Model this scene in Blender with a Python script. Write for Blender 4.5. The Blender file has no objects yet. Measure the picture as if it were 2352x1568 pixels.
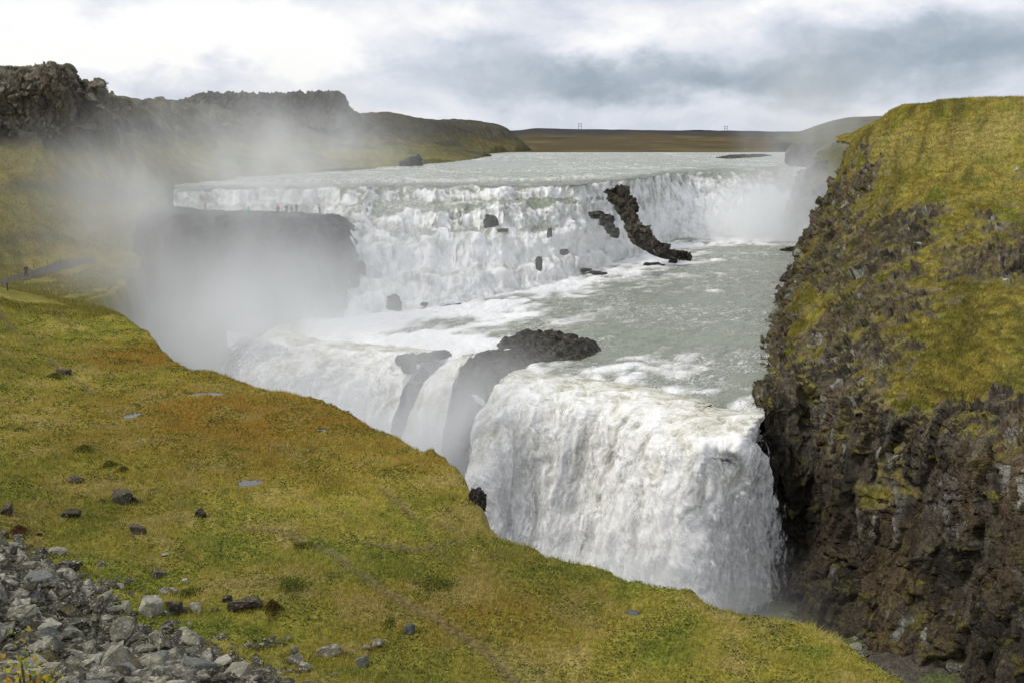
import bpy, bmesh, math, random
import numpy as np
from mathutils import Vector, Matrix, Euler
random.seed(7); rng = np.random.default_rng(7)
S = bpy.context.scene; COL = S.collection
R = math.radians
# ------------------------------------------------------------------ camera model (eye at the origin, z = 0 is eye level)
FPX, CX, CY, PITCH = 2287.0, 1176.0, 784.0, R(12.0)
CP, SP = math.cos(PITCH), math.sin(PITCH)
def ray(px, py):
    u = (px-CX)/FPX; v = (CY-py)/FPX
    return np.array([u, CP+v*SP, -SP+v*CP])
def PZ(px, py, z):            # point at height z seen in that direction
    d = ray(px, py); return d*(z/d[2])
def PY(px, py, y):            # point at forward distance y
    d = ray(px, py); return d*(y/d[1])
def PYr(px, py, y, r): return np.append(PY(px, py, y), r)
# ------------------------------------------------------------------ numpy noise
_perm = np.random.default_rng(3).permutation(256); _perm = np.concatenate([_perm, _perm, _perm])
_g3 = np.random.default_rng(5).normal(size=(256, 3)); _g3 /= np.linalg.norm(_g3, axis=1)[:, None]
_g3 = _g3.astype(np.float32)
def noise3(p):
    p = np.asarray(p, np.float32); i = np.floor(p).astype(np.int64); f = p - i; i &= 255
    u = f*f*f*(f*(f*6-15)+10)
    def gr(dx, dy, dz):
        h = _perm[_perm[_perm[i[:, 0]+dx]+i[:, 1]+dy]+i[:, 2]+dz]
        g = _g3[h]
        return g[:, 0]*(f[:, 0]-dx)+g[:, 1]*(f[:, 1]-dy)+g[:, 2]*(f[:, 2]-dz)
    L = lambda a, b, t: a+(b-a)*t
    x0 = L(L(gr(0,0,0), gr(1,0,0), u[:, 0]), L(gr(0,1,0), gr(1,1,0), u[:, 0]), u[:, 1])
    x1 = L(L(gr(0,0,1), gr(1,0,1), u[:, 0]), L(gr(0,1,1), gr(1,1,1), u[:, 0]), u[:, 1])
    return L(x0, x1, u[:, 2])*1.5
def fbm(p, octv=4, gain=.5, lac=2.03, mode=0):
    p = np.asarray(p, np.float32); a, s, tot = 1.0, np.zeros(len(p), np.float32), 0.0
    for k in range(octv):
        n = noise3(p + 17.3*k)
        if mode == 1: n = np.abs(n)*2-.6          # billow: round lumps, sharp creases
        if mode == 2: n = 1-np.abs(n)*2           # ridged
        s += a*n; tot += a; a *= gain; p = p*lac
    return s/tot
def sc(p, x, y=None, z=None): return p*np.array([x, x if y is None else y, x if z is None else z], np.float32)
def voronoi(p):
    """F1 cell: returns distance, a per-cell random (n,4), vector to the cell centre"""
    p = np.asarray(p, np.float32); i = np.floor(p).astype(np.int64)
    best = np.full(len(p), 9., np.float32); sec = best.copy(); bid = np.zeros(len(p), np.int64); bv = np.zeros_like(p)
    tab = np.random.default_rng(11).random((256, 7)).astype(np.float32)
    for dx in (-1, 0, 1):
        for dy in (-1, 0, 1):
            for dz in (-1, 0, 1):
                c = i + np.array([dx, dy, dz])
                h = _perm[_perm[_perm[c[:, 0] & 255]+(c[:, 1] & 255)]+(c[:, 2] & 255)]
                v = c + tab[h, :3] - p; d = np.sqrt((v*v).sum(1))
                m = d < best
                sec = np.where(m, best, np.minimum(sec, d))
                best = np.where(m, d, best); bid = np.where(m, h, bid); bv[m] = v[m]
    return best, tab[bid, 3:], bv, sec-best
def sstep(a, b, x):
    t = np.clip((x-a)/(b-a), 0, 1); return t*t*(3-2*t)
def mix(a, b, t):
    t = np.asarray(t)[..., None] if np.ndim(a) and np.ndim(t) and np.shape(a)[-1:] == (3,) or np.ndim(b) > np.ndim(t) else t
    return a+(np.asarray(b)-a)*t
def cmix(a, b, t): return np.asarray(a)*(1-t[:, None])+np.asarray(b)*t[:, None]
# ------------------------------------------------------------------ object helpers
def tag(o, label=None, cat=None, group=None, kind=None):
    if label: o['label'] = label
    if cat: o['category'] = cat
    if group: o['group'] = group
    if kind: o['kind'] = kind
    return o
def link(name, me, mat=None, parent=None):
    o = bpy.data.objects.new(name, me); COL.objects.link(o)
    if mat is not None and me is not None: me.materials.append(mat)
    if parent: o.parent = parent
    return o
def empty(name, loc, rz=0):
    o = bpy.data.objects.new(name, None); COL.objects.link(o); o.location = loc; o.rotation_euler = (0, 0, rz); o.empty_display_size = .2
    return o
def raw_mesh(name, verts, faces, col=None, attrs=None, smooth=True):
    """verts (n,3); faces (m,k) constant k"""
    me = bpy.data.meshes.new(name); n, (m, k) = len(verts), faces.shape
    me.vertices.add(n); me.vertices.foreach_set('co', np.ascontiguousarray(verts, np.float32).ravel())
    me.loops.add(m*k); me.loops.foreach_set('vertex_index', np.ascontiguousarray(faces, np.int32).ravel())
    me.polygons.add(m); me.polygons.foreach_set('loop_start', np.arange(0, m*k, k, dtype=np.int32))
    me.polygons.foreach_set('use_smooth', np.full(m, smooth))
    me.update(calc_edges=True)
    if col is not None:
        a = me.attributes.new('Col', 'FLOAT_COLOR', 'POINT'); c = np.ones((n, 4), np.float32); c[:, :3] = col
        a.data.foreach_set('color', c.ravel())
    for nm, v in (attrs or {}).items():
        v = np.asarray(v, np.float32)
        if v.ndim == 1: me.attributes.new(nm, 'FLOAT', 'POINT').data.foreach_set('value', v)
        else: me.attributes.new(nm, 'FLOAT_VECTOR', 'POINT').data.foreach_set('vector', v.ravel())
    return me
def grid_faces(nr, nc):
    i = np.arange(nr*nc).reshape(nr, nc)
    return np.stack([i[:-1, :-1], i[:-1, 1:], i[1:, 1:], i[1:, :-1]], -1).reshape(-1, 4)
def grid_normals(G):
    du = np.gradient(G, axis=1); dv = np.gradient(G, axis=0); n = np.cross(du, dv)
    return n/(np.linalg.norm(n, axis=2)[..., None]+1e-9)
def pchip(Y, m):
    """Y (k, ...) knots at 0..k-1 -> m samples, monotone cubic (no overshoot)"""
    Y = np.asarray(Y, float); k = len(Y); d = np.diff(Y, axis=0); s = np.zeros_like(Y)
    if k > 2:
        a, b = d[:-1], d[1:]; hm = np.where(a*b > 0, 2*a*b/np.where(np.abs(a+b) < 1e-12, 1, a+b), 0); s[1:-1] = hm
    s[0], s[-1] = d[0], d[-1]
    if np.isscalar(m): t = np.linspace(0, k-1, m)
    else: t = np.asarray(m)
    i = np.clip(np.floor(t).astype(int), 0, k-2); f = (t-i).reshape((-1,)+(1,)*(Y.ndim-1))
    h00 = 2*f**3-3*f**2+1; h10 = f**3-2*f**2+f; h01 = -2*f**3+3*f**2; h11 = f**3-f**2
    return h00*Y[i]+h10*s[i]+h01*Y[i+1]+h11*s[i+1]
def loft(ctrl, nc, nr):
    """ctrl [col][row][ch] -> dense (nr, nc, ch); nc, nr counts or parameter arrays"""
    A = pchip(np.asarray(ctrl, float), nc)               # over columns
    return pchip(np.swapaxes(A, 0, 1), nr)                # over rows
def seg(counts):                                          # parameter array with given samples per segment
    out = [np.linspace(i, i+1, c, endpoint=False) for i, c in enumerate(counts)]; return np.concatenate(out+[[len(counts)]])
# ------------------------------------------------------------------ materials
def new_mat(name):
    m = bpy.data.materials.new(name); m.use_nodes = True; nt = m.node_tree; nt.nodes.clear()
    return m, nt
class NT:
    def __init__(s, nt): s.nt = nt
    def n(s, t, **kw):
        x = s.nt.nodes.new(t)
        for k, v in kw.items():
            if k.startswith('i_'): x.inputs[int(k[2:]) if k[2:].isdigit() else k[2:]].default_value = v
            else: setattr(x, k, v)
        return x
    def l(s, a, b): s.nt.links.new(a, b)
    def put(s, inp, v):
        if hasattr(v, 'is_linked') or hasattr(v, 'links'): s.l(v, inp)
        else: inp.default_value = v
    def math(s, op, a, b=0., c=None, clamp=False):
        x = s.n('ShaderNodeMath', operation=op, use_clamp=clamp); s.put(x.inputs[0], a); s.put(x.inputs[1], b)
        if c is not None: s.put(x.inputs[2], c)
        return x.outputs[0]
    def vmath(s, op, a, b=(0,0,0)):
        x = s.n('ShaderNodeVectorMath', operation=op); s.put(x.inputs[0], a)
        if op == 'SCALE': s.put(x.inputs['Scale'], b)
        else: s.put(x.inputs[1], b)
        return x.outputs['Value'] if op in ('LENGTH', 'DISTANCE', 'DOT_PRODUCT') else x.outputs[0]
    def noise(s, vec, scale, detail=4, rough=.55, dist=0., typ='FBM'):
        x = s.n('ShaderNodeTexNoise', noise_dimensions='3D'); x.noise_type = typ
        s.put(x.inputs['Vector'], vec); x.inputs['Scale'].default_value = scale; x.inputs['Detail'].default_value = detail
        x.inputs['Roughness'].default_value = rough; x.inputs['Distortion'].default_value = dist
        return x.outputs['Fac']
    def ramp(s, fac, stops, interp='LINEAR'):
        x = s.n('ShaderNodeValToRGB'); s.put(x.inputs[0], fac); e = x.color_ramp; e.interpolation = interp
        while len(e.elements) > 1: e.elements.remove(e.elements[0])
        for i, (p, c) in enumerate(stops):
            el = e.elements[0] if i == 0 else e.elements.new(p)
            el.position = p; el.color = (c, c, c, 1) if np.isscalar(c) else (*c, 1)
        return x.outputs[0]
    def mapr(s, v, a, b, c=0., d=1., smooth=True):
        x = s.n('ShaderNodeMapRange', interpolation_type='SMOOTHSTEP' if smooth else 'LINEAR')
        s.put(x.inputs[0], v); s.put(x.inputs[1], a); s.put(x.inputs[2], b); s.put(x.inputs[3], c); s.put(x.inputs[4], d); return x.outputs[0]
    def mixc(s, fac, a, b, blend='MIX'):
        x = s.n('ShaderNodeMix', data_type='RGBA', blend_type=blend)
        s.put(x.inputs[0], fac); s.put(x.inputs[6], a if not isinstance(a, tuple) or len(a) == 4 else (*a, 1)); s.put(x.inputs[7], b if not isinstance(b, tuple) or len(b) == 4 else (*b, 1))
        return x.outputs[2]
    def attr(s, name): return s.n('ShaderNodeAttribute', attribute_name=name)
    def pos(s): return s.n('ShaderNodeNewGeometry').outputs['Position']
    def bump(s, h, strength, dist=.1, nrm=None):
        x = s.n('ShaderNodeBump'); s.put(x.inputs['Strength'], strength); s.put(x.inputs['Distance'], dist); s.put(x.inputs['Height'], h)
        if nrm is not None: s.l(nrm, x.inputs['Normal'])
        return x.outputs[0]
    def bsdf(s, col, rough, nrm=None, spec=.3, **kw):
        b = s.n('ShaderNodeBsdfPrincipled'); s.put(b.inputs['Base Color'], col if not isinstance(col, tuple) or len(col) == 4 else (*col, 1)); s.put(b.inputs['Roughness'], rough)
        s.put(b.inputs['Specular IOR Level'], spec)
        if nrm is not None: s.l(nrm, b.inputs['Normal'])
        for k, v in kw.items(): s.put(b.inputs[k.replace('_', ' ')], v)
        o = s.n('ShaderNodeOutputMaterial'); s.l(b.outputs[0], o.inputs[0]); return b
def mat_simple(name, col, rough=.8, var=.25, scale=8., bump=.0):
    m, nt = new_mat(name); N = NT(nt); p = N.n('ShaderNodeTexCoord').outputs['Object']
    n = N.noise(p, scale, 5); c = N.mixc(N.mapr(n, .3, .7), tuple(x*(1-var) for x in col), tuple(min(1, x*(1+var)) for x in col))
    N.bsdf(c, rough, N.bump(n, bump, .05) if bump else None); return m
def mat_ground():
    m, nt = new_mat('turf'); N = NT(nt); p = N.pos(); a = N.attr('Col').outputs['Color']
    n1 = N.noise(p, 5., 5, .65); n2 = N.noise(p, 26., 3, .6)
    k = N.math('ADD', N.math('MULTIPLY', N.mapr(n1, .25, .75), .9), N.math('MULTIPLY', n2, .7))
    c = N.mixc(1., a, N.ramp(k, [(0.2, .35), (.75, .9), (1.2, 1.35)]), 'MULTIPLY')
    N.bsdf(c, .95, N.bump(N.math('ADD', n1, N.math('MULTIPLY', n2, .4)), .8, .25), .12); return m
def mat_rock_vc(name='bank'):
    """vertex colours + fine rock / turf grain"""
    m, nt = new_mat(name); N = NT(nt); p = N.pos(); a = N.attr('Col').outputs['Color']; rk = N.attr('rock').outputs['Fac']
    n1 = N.noise(p, 2.2, 6, .7); n2 = N.noise(p, 9., 5, .65)
    wb = N.n('ShaderNodeTexNoise'); N.l(p, wb.inputs['Vector']); wb.inputs['Scale'].default_value = 1.1; wb.inputs['Detail'].default_value = 5
    v = N.n('ShaderNodeTexVoronoi', feature='DISTANCE_TO_EDGE'); N.l(N.vmath('MULTIPLY', N.vmath('ADD', p, N.vmath('SCALE', N.vmath('SUBTRACT', wb.outputs['Color'], (.5,.5,.5)), 1.6)), (1.5, 1.5, .7)), v.inputs['Vector']); v.inputs['Scale'].default_value = 1.2
    crack = N.mapr(v.outputs['Distance'], 0., .07)
    k = N.math('ADD', N.math('MULTIPLY', n1, .8), N.math('MULTIPLY', n2, .6))
    c = N.mixc(1., a, N.ramp(k, [(.35, .3), (.7, .95), (1.05, 1.7)]), 'MULTIPLY')
    c = N.mixc(N.math('MULTIPLY', N.math('MULTIPLY', rk, N.mapr(n1, .35, .6)), N.math('MULTIPLY', N.math('SUBTRACT', 1., crack), .7)), c, (.012, .011, .009, 1))
    h = N.math('ADD', N.math('ADD', n1, N.math('MULTIPLY', n2, .6)), N.math('MULTIPLY', crack, N.math('MULTIPLY', rk, .5)))
    N.bsdf(c, .9, N.bump(h, .8, .35), .2); return m
def mat_stone(name, light, dark, lichen=(.42,.42,.36), seed=0., moss=0.):
    m, nt = new_mat(name); N = NT(nt); tc = N.n('ShaderNodeTexCoord').outputs['Object']; oi = N.n('ShaderNodeObjectInfo').outputs['Random']
    p = N.vmath('ADD', N.pos(), (seed, 0, 0))
    n1 = N.noise(p, 1.6, 6, .65); n2 = N.noise(p, 7., 6, .7); n3 = N.noise(p, 30., 4, .6)
    base = N.mixc(N.mapr(N.math('ADD', n1, N.math('MULTIPLY', N.math('SUBTRACT', oi, .5), .5)), .36, .64), dark, light)
    base = N.mixc(N.mapr(n2, .52, .66), base, lichen)
    base = N.mixc(1., base, N.ramp(N.math('ADD', N.math('MULTIPLY', n2, .6), N.math('MULTIPLY', n3, .5)), [(.3, .45), (.55, .95), (.8, 1.3)]), 'MULTIPLY')
    if moss:
        nz = N.n('ShaderNodeSeparateXYZ'); N.l(N.n('ShaderNodeNewGeometry').outputs['Normal'], nz.inputs[0])
        mm = N.math('MULTIPLY', N.mapr(nz.outputs[2], .3, .8), N.mapr(n1, .45, .6)); base = N.mixc(N.math('MULTIPLY', mm, moss), base, (.12, .10, .02))
    N.bsdf(base, .88, N.bump(N.math('ADD', n2, N.math('MULTIPLY', n3, .5)), .7, .06), .25); return m
def mat_blades(name, trans=.35):
    m, nt = new_mat(name); N = NT(nt); a = N.attr('Col').outputs['Color']
    d = N.n('ShaderNodeBsdfDiffuse'); t = N.n('ShaderNodeBsdfTranslucent'); N.l(a, d.inputs[0]); N.l(a, t.inputs[0])
    mx = N.n('ShaderNodeMixShader', i_0=trans); N.l(d.outputs[0], mx.inputs[1]); N.l(t.outputs[0], mx.inputs[2])
    o = N.n('ShaderNodeOutputMaterial'); N.l(mx.outputs[0], o.inputs[0]); return m
WATER = (.255, .280, .212); FOAM = (.86, .87, .85); SILT = (.46, .43, .34)
def mat_water(name, fscale=1.0, fine=1.0):
    """turbid glacial river: 'foam' attribute drives a threshold on flow-aligned noise ('flow' = metres across, along, up)"""
    m, nt = new_mat(name); N = NT(nt); f = N.attr('foam').outputs['Fac']; fl = N.attr('flow').outputs['Vector']
    a = N.noise(N.vmath('MULTIPLY', fl, (.55*fscale, .22*fscale, .5)), 1., 7, .62, .8)
    r = N.noise(N.vmath('MULTIPLY', fl, (1.1*fscale, .55*fscale, 1.)), 1., 6, .6, 1.2, 'RIDGED_MULTIFRACTAL')
    b = N.noise(N.vmath('MULTIPLY', fl, (5*fine, 2.5*fine, 4)), 1., 4, .6)
    s = N.math('ADD', N.math('ADD', N.math('MULTIPLY', a, .75), N.math('MULTIPLY', r, .13)), N.math('MULTIPLY', b, .18))
    thr = N.math('SUBTRACT', .98, N.math('MULTIPLY', f, .78))
    fm = N.mapr(N.math('SUBTRACT', s, thr), -.10, .13)
    def lines(sc_, wdt, dist):
        n = N.noise(N.vmath('MULTIPLY', fl, sc_), 1., 5, .58, dist)
        return N.mapr(N.math('ABSOLUTE', N.math('SUBTRACT', n, .5)), wdt, 0.)
    msk = N.mapr(N.math('ADD', N.noise(N.vmath('MULTIPLY', fl, (.07, .05, .1)), 1., 4, .6), N.math('MULTIPLY', N.math('SUBTRACT', f, .3), .55)), .42, .60)
    ln = N.math('MAXIMUM', N.math('MULTIPLY', lines((.40, .20, .5), .04, 1.8), .9), N.math('MULTIPLY', lines((1.0, .5, 1.), .045, 1.5), .8))
    fm = N.math('MAXIMUM', fm, N.math('MULTIPLY', ln, msk))
    wc = N.mixc(N.mapr(a, .3, .7), tuple(x*.86 for x in WATER), tuple(x*1.15 for x in WATER))
    fc = N.mixc(N.math('MAXIMUM', N.mapr(N.math('SUBTRACT', s, thr), .0, .25), N.math('MULTIPLY', ln, msk)), SILT, FOAM)
    c = N.mixc(fm, wc, fc)
    b2 = N.noise(N.vmath('MULTIPLY', fl, (.9, .32, .5)), 1., 7, .7, .9); d2 = N.noise(N.vmath('MULTIPLY', fl, (3.6, 1.6, 2.)), 1., 5, .7, .5)
    s2 = N.math('ADD', f, N.math('ADD', N.math('MULTIPLY', N.math('SUBTRACT', b2, .5), .95), N.math('MULTIPLY', N.math('SUBTRACT', d2, .5), .65)))
    cc = N.ramp(s2, [(.28, (.27,.295,.225)), (.44, (.42,.43,.36)), (.60, (.64,.645,.60)), (.80, (.82,.83,.81)), (1., (.92,.92,.92))])
    km = N.mapr(f, .50, .68); c = N.mixc(km, c, cc)
    rg = N.math('ADD', .25, N.math('MULTIPLY', N.math('MAXIMUM', fm, km), .6))
    h = N.math('ADD', N.math('MULTIPLY', a, .6), N.math('ADD', N.math('MULTIPLY', b, .5), N.math('MULTIPLY', fm, .35)))
    N.bsdf(c, rg, N.bump(h, .9, .5), .4); return m
def mat_veil():
    m, nt = new_mat('falling_spray'); N = NT(nt); f = N.attr('foam').outputs['Fac']; fl = N.attr('flow').outputs['Vector']
    a = N.noise(N.vmath('MULTIPLY', fl, (1.1, 1.1, .36)), 1., 6, .6, .9); d = N.noise(N.vmath('MULTIPLY', fl, (5., 5., 2.4)), 1., 3, .6, .3)
    al = N.mapr(N.math('ADD', N.math('ADD', N.math('MULTIPLY', a, .9), N.math('MULTIPLY', N.math('SUBTRACT', d, .5), .5)), N.math('MULTIPLY', N.math('SUBTRACT', f, .5), .9)), .38, .72)
    b = N.bsdf((.90, .905, .90), .95, None, .05); N.put(b.inputs['Alpha'], N.math('MULTIPLY', al, .85)); return m

def mat_fall(name='falling_water'):
    m, nt = new_mat(name); N = NT(nt); f = N.attr('foam').outputs['Fac']; fl = N.attr('flow').outputs['Vector']
    b = N.noise(N.vmath('MULTIPLY', fl, (1.1, 1.1, .42)), 1., 7, .68, .8)
    d = N.noise(N.vmath('MULTIPLY', fl, (5., 5., 2.4)), 1., 6, .72, .5)
    s = N.math('ADD', N.math('MULTIPLY', N.math('SUBTRACT', b, .5), .75), N.math('ADD', N.math('MULTIPLY', N.math('SUBTRACT', d, .5), .65), f))
    c = N.ramp(s, [(.16, (.27,.28,.21)), (.34, (.44,.42,.33)), (.52, (.62,.61,.54)), (.74, (.80,.80,.77)), (1., (.92,.92,.91))])
    h = N.math('ADD', N.math('MULTIPLY', b, .5), N.math('MULTIPLY', d, .6))
    N.bsdf(c, .9, N.bump(h, .35, .25), .08); return m

M = dict(turf=mat_ground(), bank=mat_rock_vc(), blades=mat_blades('grass_blades'), leaves=mat_blades('leaf_cover', .25),
         river=mat_water('river_water'), fall=mat_fall(), veil=mat_veil())
M['scree'] = mat_stone('scree_stone', (.265, .25, .185), (.075, .069, .05), (.40, .385, .30))
M['pale'] = mat_stone('pale_stone', (.38, .36, .285), (.17, .155, .12), (.48, .46, .39), 5.)
M['dark'] = mat_stone('dark_stone', (.075, .065, .05), (.03, .027, .022), (.22, .2, .16), 9., .5)
M['wet'] = mat_stone('wet_basalt', (.085, .082, .072), (.032, .032, .030), (.17, .155, .12), 13., .35)
M['slate'] = mat_stone('slate_stone', (.16, .168, .15), (.09, .095, .085), (.22, .22, .19), 17.)
# ------------------------------------------------------------------ plateau, hillside and left bank: one height field
E_px = [(2250,1640),(2120,1568),(2000,1508),(1900,1452),(1850,1423),(1770,1404),(1700,1400),(1640,1386),(1590,1354),(1520,1335),(1440,1320),(1380,1290),(1310,1272),(1250,1264),(1160,1222),(1104,1196),
        (1098,1150),(1050,1080),(1000,1046),(940,1020),(830,960),(740,920),(660,895),(600,880),(540,868),(450,856),(428,846),(360,775),(310,740),(250,712),(200,690)]
E = [PZ(px, py, -22.3)[:2] for px, py in E_px]
E = [np.array([60., 14.]), np.array([34., 27.])] + E + [np.array(q, float) for q in [(-56.5,138),(-58,150),(-60,163),(-64,178),(-69,190)]]
SHORE = [PZ(px, py, -11.)[:2] for px, py in [(405,433),(450,420),(540,409),(650,401),(760,394),(850,388),(940,380),(1040,372),(1105,363),(1118,354)]]
POLY = np.array(E + SHORE + [np.array(q, float) for q in [(20,620),(400,900),(500,0),(80,0)]])
def poly_sdf(x, y, P):
    """distance to the polygon's outline, positive inside"""
    d = np.full(x.shape, 1e9); ins = np.zeros(x.shape, bool); n = len(P)
    for i in range(n):
        a, b = P[i], P[(i+1) % n]; e = b-a; L2 = e@e
        t = np.clip(((x-a[0])*e[0]+(y-a[1])*e[1])/L2, 0, 1)
        d = np.minimum(d, (x-a[0]-t*e[0])**2+(y-a[1]-t*e[1])**2)
        c = ((a[1] > y) != (b[1] > y)); 
        if abs(e[1]) > 1e-9: ins ^= c & (x < a[0]+(y-a[1])/e[1]*e[0])
    d = np.sqrt(d); return np.where(ins, d, -d)
K = []
for q in E_px[::2]: K.append(PZ(*q, -22.3))
for px, py, z in [(300,952,-21.5),(470,897,-21.8),(740,980,-21.9),(575,1107,-21.3),(280,1150,-21.0),(800,1270,-21.6),(548,1395,-20.6),(900,1450,-21.4),(1230,1568,-21.9),(1500,1500,-22.2),
                  (1800,1568,-22.4),(60,650,-21.8),(20,760,-21.0),(0,900,-20.4),(0,1050,-20.2),(120,1250,-20.2),(330,1410,-20.0),(540,1490,-20.3),(640,1568,-20.8),(120,800,-21.4),(150,690,-21.9),(860,1130,-21.8)]: K.append(PZ(px, py, z))
for p in [(0,0,-1.9),(0,3,-4),(0,10,-10.2),(0,24,-18.2),(-3.4,6,-4.9),(-14,25,-15.3),(-9,15,-9.6),(-22,33,-16.5),(-30,40,-16),(-28,20,-10),(-12,5,-3),(12,10,-12),(14,22,-19.5),(30,18,-21.5),(-40,55,-17.5),(-60,70,-14),(-60,100,-16),
          (-80,120,-13),(-90,150,-7),(-110,90,-4),(-120,140,2)]: K.append(np.array(p, float))
for px, py, y in [(0,640,146),(130,612,156),(0,560,156),(0,450,171),(100,520,165),(200,450,186),(220,540,172),(330,460,192),(400,440,201),(0,310,186),(120,310,188),(200,320,196),(300,330,216),(260,400,200),(240,262,205),(300,232,258),(430,240,300),(420,330,255),(380,395,222),
                  (275,236,305),(200,238,295),(350,240,318),(100,228,260),(0,222,250),(-100,215,250),(500,245,345),(560,262,335),(520,300,290),(520,390,226),(640,268,338),(700,330,300),(800,278,345),(650,390,262),(830,275,365),(900,275,400),(960,274,450),(1040,283,500),(1115,293,545),(1180,303,600),(940,325,375),(1060,330,455),(800,370,300),(1130,330,530),(1010,300,455),(-150,300,182),(-150,480,165),(-250,640,140)]: K.append(PY(px, py, y))
for p in SHORE: K.append(np.array([p[0], p[1], -10.7])); K.append(np.array([p[0]+14, p[1]-10, -13.])); K.append(np.array([p[0]+60, p[1]-20, -15.]))
for p in [(-150,190,9),(-180,260,8),(-60,420,2),(-60,520,1),(-200,500,4),(-20,640,-2),(-160,640,3),(-160,120,6),(-130,400,3)]: K.append(np.array(p, float))
K = np.array(K)
def tps_fit(K, lam=.6):
    P = K[:, :2]/50.; d = np.linalg.norm(P[:, None]-P[None], axis=2); A = np.where(d > 0, d*d*np.log(d+1e-12), 0)+lam*1e-3*np.eye(len(K))
    Q = np.c_[np.ones(len(K)), P]; n = len(K)
    W = np.linalg.solve(np.block([[A, Q], [Q.T, np.zeros((3, 3))]]), np.r_[K[:, 2], 0, 0, 0]); return P, W
TP, TW = tps_fit(K)
def tps(x, y):
    q = np.stack([x, y], -1)/50.; out = TW[-3]+TW[-2]*q[:, 0]+TW[-1]*q[:, 1]
    for (a, b), w in zip(TP, TW[:-3]):
        d2 = (q[:, 0]-a)**2+(q[:, 1]-b)**2; out += w*.5*d2*np.log(d2+1e-12)
    return out
PUDDLES = [((305,952),(.55,.20)),((470,897),(1.7,.14)),((575,1108),(.66,.17)),((742,981),(.40,.09)),((1455,1360),(.34,.06))]
PUD = [(PZ(*c, -21.6), r) for c, r in PUDDLES]
def foot_tracks(x, y):
    """worn sheep tracks: distance to a few polylines"""
    d = np.full(x.shape, 1e9)
    for L in TRACKS:
        for a, b in zip(L[:-1], L[1:]):
            e = b-a; t = np.clip(((x-a[0])*e[0]+(y-a[1])*e[1])/(e@e), 0, 1)
            d = np.minimum(d, np.hypot(x-a[0]-t*e[0], y-a[1]-t*e[1]))
    return d
TRACKS = [[PZ(px, py, -21.6)[:2] for px, py in L] for L in (
    [(1240,1590),(1130,1500),(1010,1425),(900,1370),(820,1320),(770,1270),(680,1240),(560,1215)],
    [(0,745),(60,790),(120,845),(210,900)], [(820,1240),(950,1250),(1060,1225)], [(880,1120),(950,1170),(1040,1200)])]
ph = np.arange(R(-47), R(46), R(.085)); rr = np.concatenate([np.arange(2, 20, .25), 20*np.exp(np.arange(0, math.log(640/20.), .0052))])
PHg, RRg = np.meshgrid(ph, rr)                            # rows = r
gx, gy = (RRg*np.sin(PHg)).ravel(), (RRg*np.cos(PHg)).ravel()
z0 = tps(gx, gy); p2 = np.stack([gx, gy, np.zeros_like(gx)], -1)
n_big = fbm(sc(p2, .09), 3); n_mid = fbm(sc(p2, .45), 3, mode=1); n_fine = fbm(sc(p2, 1.7), 3, mode=1)
near = 1-sstep(120, 170, RRg.ravel()); hill = 1-near
sd = poly_sdf(gx, gy, POLY) + fbm(sc(p2, .35), 3)*.5*near + hill*fbm(sc(p2, .06), 3)*1.5
on_shore = sstep(180, 200, RRg.ravel())
n_low = fbm(sc(p2, .16)+30, 3); zz = z0 + n_big*(.8*near) + n_low*near*.75 + hill*((fbm(sc(p2, .035), 4, mode=2)-.45)*2.4*sstep(-2, -12, sd)*sstep(150,190,RRg.ravel())) + (n_mid*.16+n_fine*.055)*near
zz += hill*(fbm(sc(p2, .3), 3)*.35)
azg = np.arctan2(gx, gy); tail_ = sstep(math.atan2(1150-CX, FPX), math.atan2(1290-CX, FPX), azg)*sstep(400, 440, RRg.ravel()); zz = zz*(1-tail_)-20*tail_
crag = hill*sstep(-5., 0., z0+n_big*6)*sstep(165, 190, RRg.ravel())*sstep(420, 330, RRg.ravel())*sstep(-1, -8, sd); pz_ = np.stack([gx, gy, z0], -1)
_d, _r, _v, _e = voronoi(sc(pz_, .16, .16, .3)+fbm(sc(pz_, .1), 2)[:, None]); _d2, _r2, _v2, _e2 = voronoi(sc(pz_, .5, .5, .6)+3)
crag = crag*sstep(-.25, .15, fbm(sc(p2, .03)+5, 3)+.1)*(1-.75*sstep(math.atan2(480-CX, FPX), math.atan2(640-CX, FPX), azg)); zz += crag*((_r[:, 0]-.5)*2.2+(_r2[:, 0]-.5)*1.0)
dt = foot_tracks(gx, gy); trk = np.exp(-(dt/.35)**2)*near
zz -= trk*.12
rag = sstep(-2.5, -.3, sd)*near                          # turf lip round the gorge rim
zz += rag*(.35*np.maximum(n_mid, 0)) - sstep(-.6, .4, sd)*near*.3
pud = np.zeros_like(gx)
for c, r in PUD:
    q = np.sqrt(((gx-c[0])/r[0])**2+((gy-c[1])/(r[1]*4))**2)+fbm(sc(p2, .9), 2)*.5
    pud = np.maximum(pud, 1-sstep(.8, 1.6, q))
PUDZ = []
for c, r in PUD:
    i = np.argmin((gx-c[0])**2+(gy-c[1])**2); PUDZ.append(zz[i]-.12)
for (c, r), pz in zip(PUD, PUDZ):
    w = 1-sstep(.9, 2.2, np.sqrt(((gx-c[0])/r[0])**2+((gy-c[1])/(r[1]*4))**2)); zz = zz*(1-w)+(pz+.10+n_mid*.1)*w
    w = 1-sstep(.5, 1.1, np.sqrt(((gx-c[0])/r[0])**2+((gy-c[1])/(r[1]*4))**2)+fbm(sc(p2, .9), 2)*.5); zz -= w*.25
drop = sstep(0, 1, sd/np.where(on_shore > .5, 6., 3.5+fbm(sc(p2, .2), 2)*2))
zz = zz*(1-drop)+(-47.)*drop
GZ = zz.reshape(PHg.shape)
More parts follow.
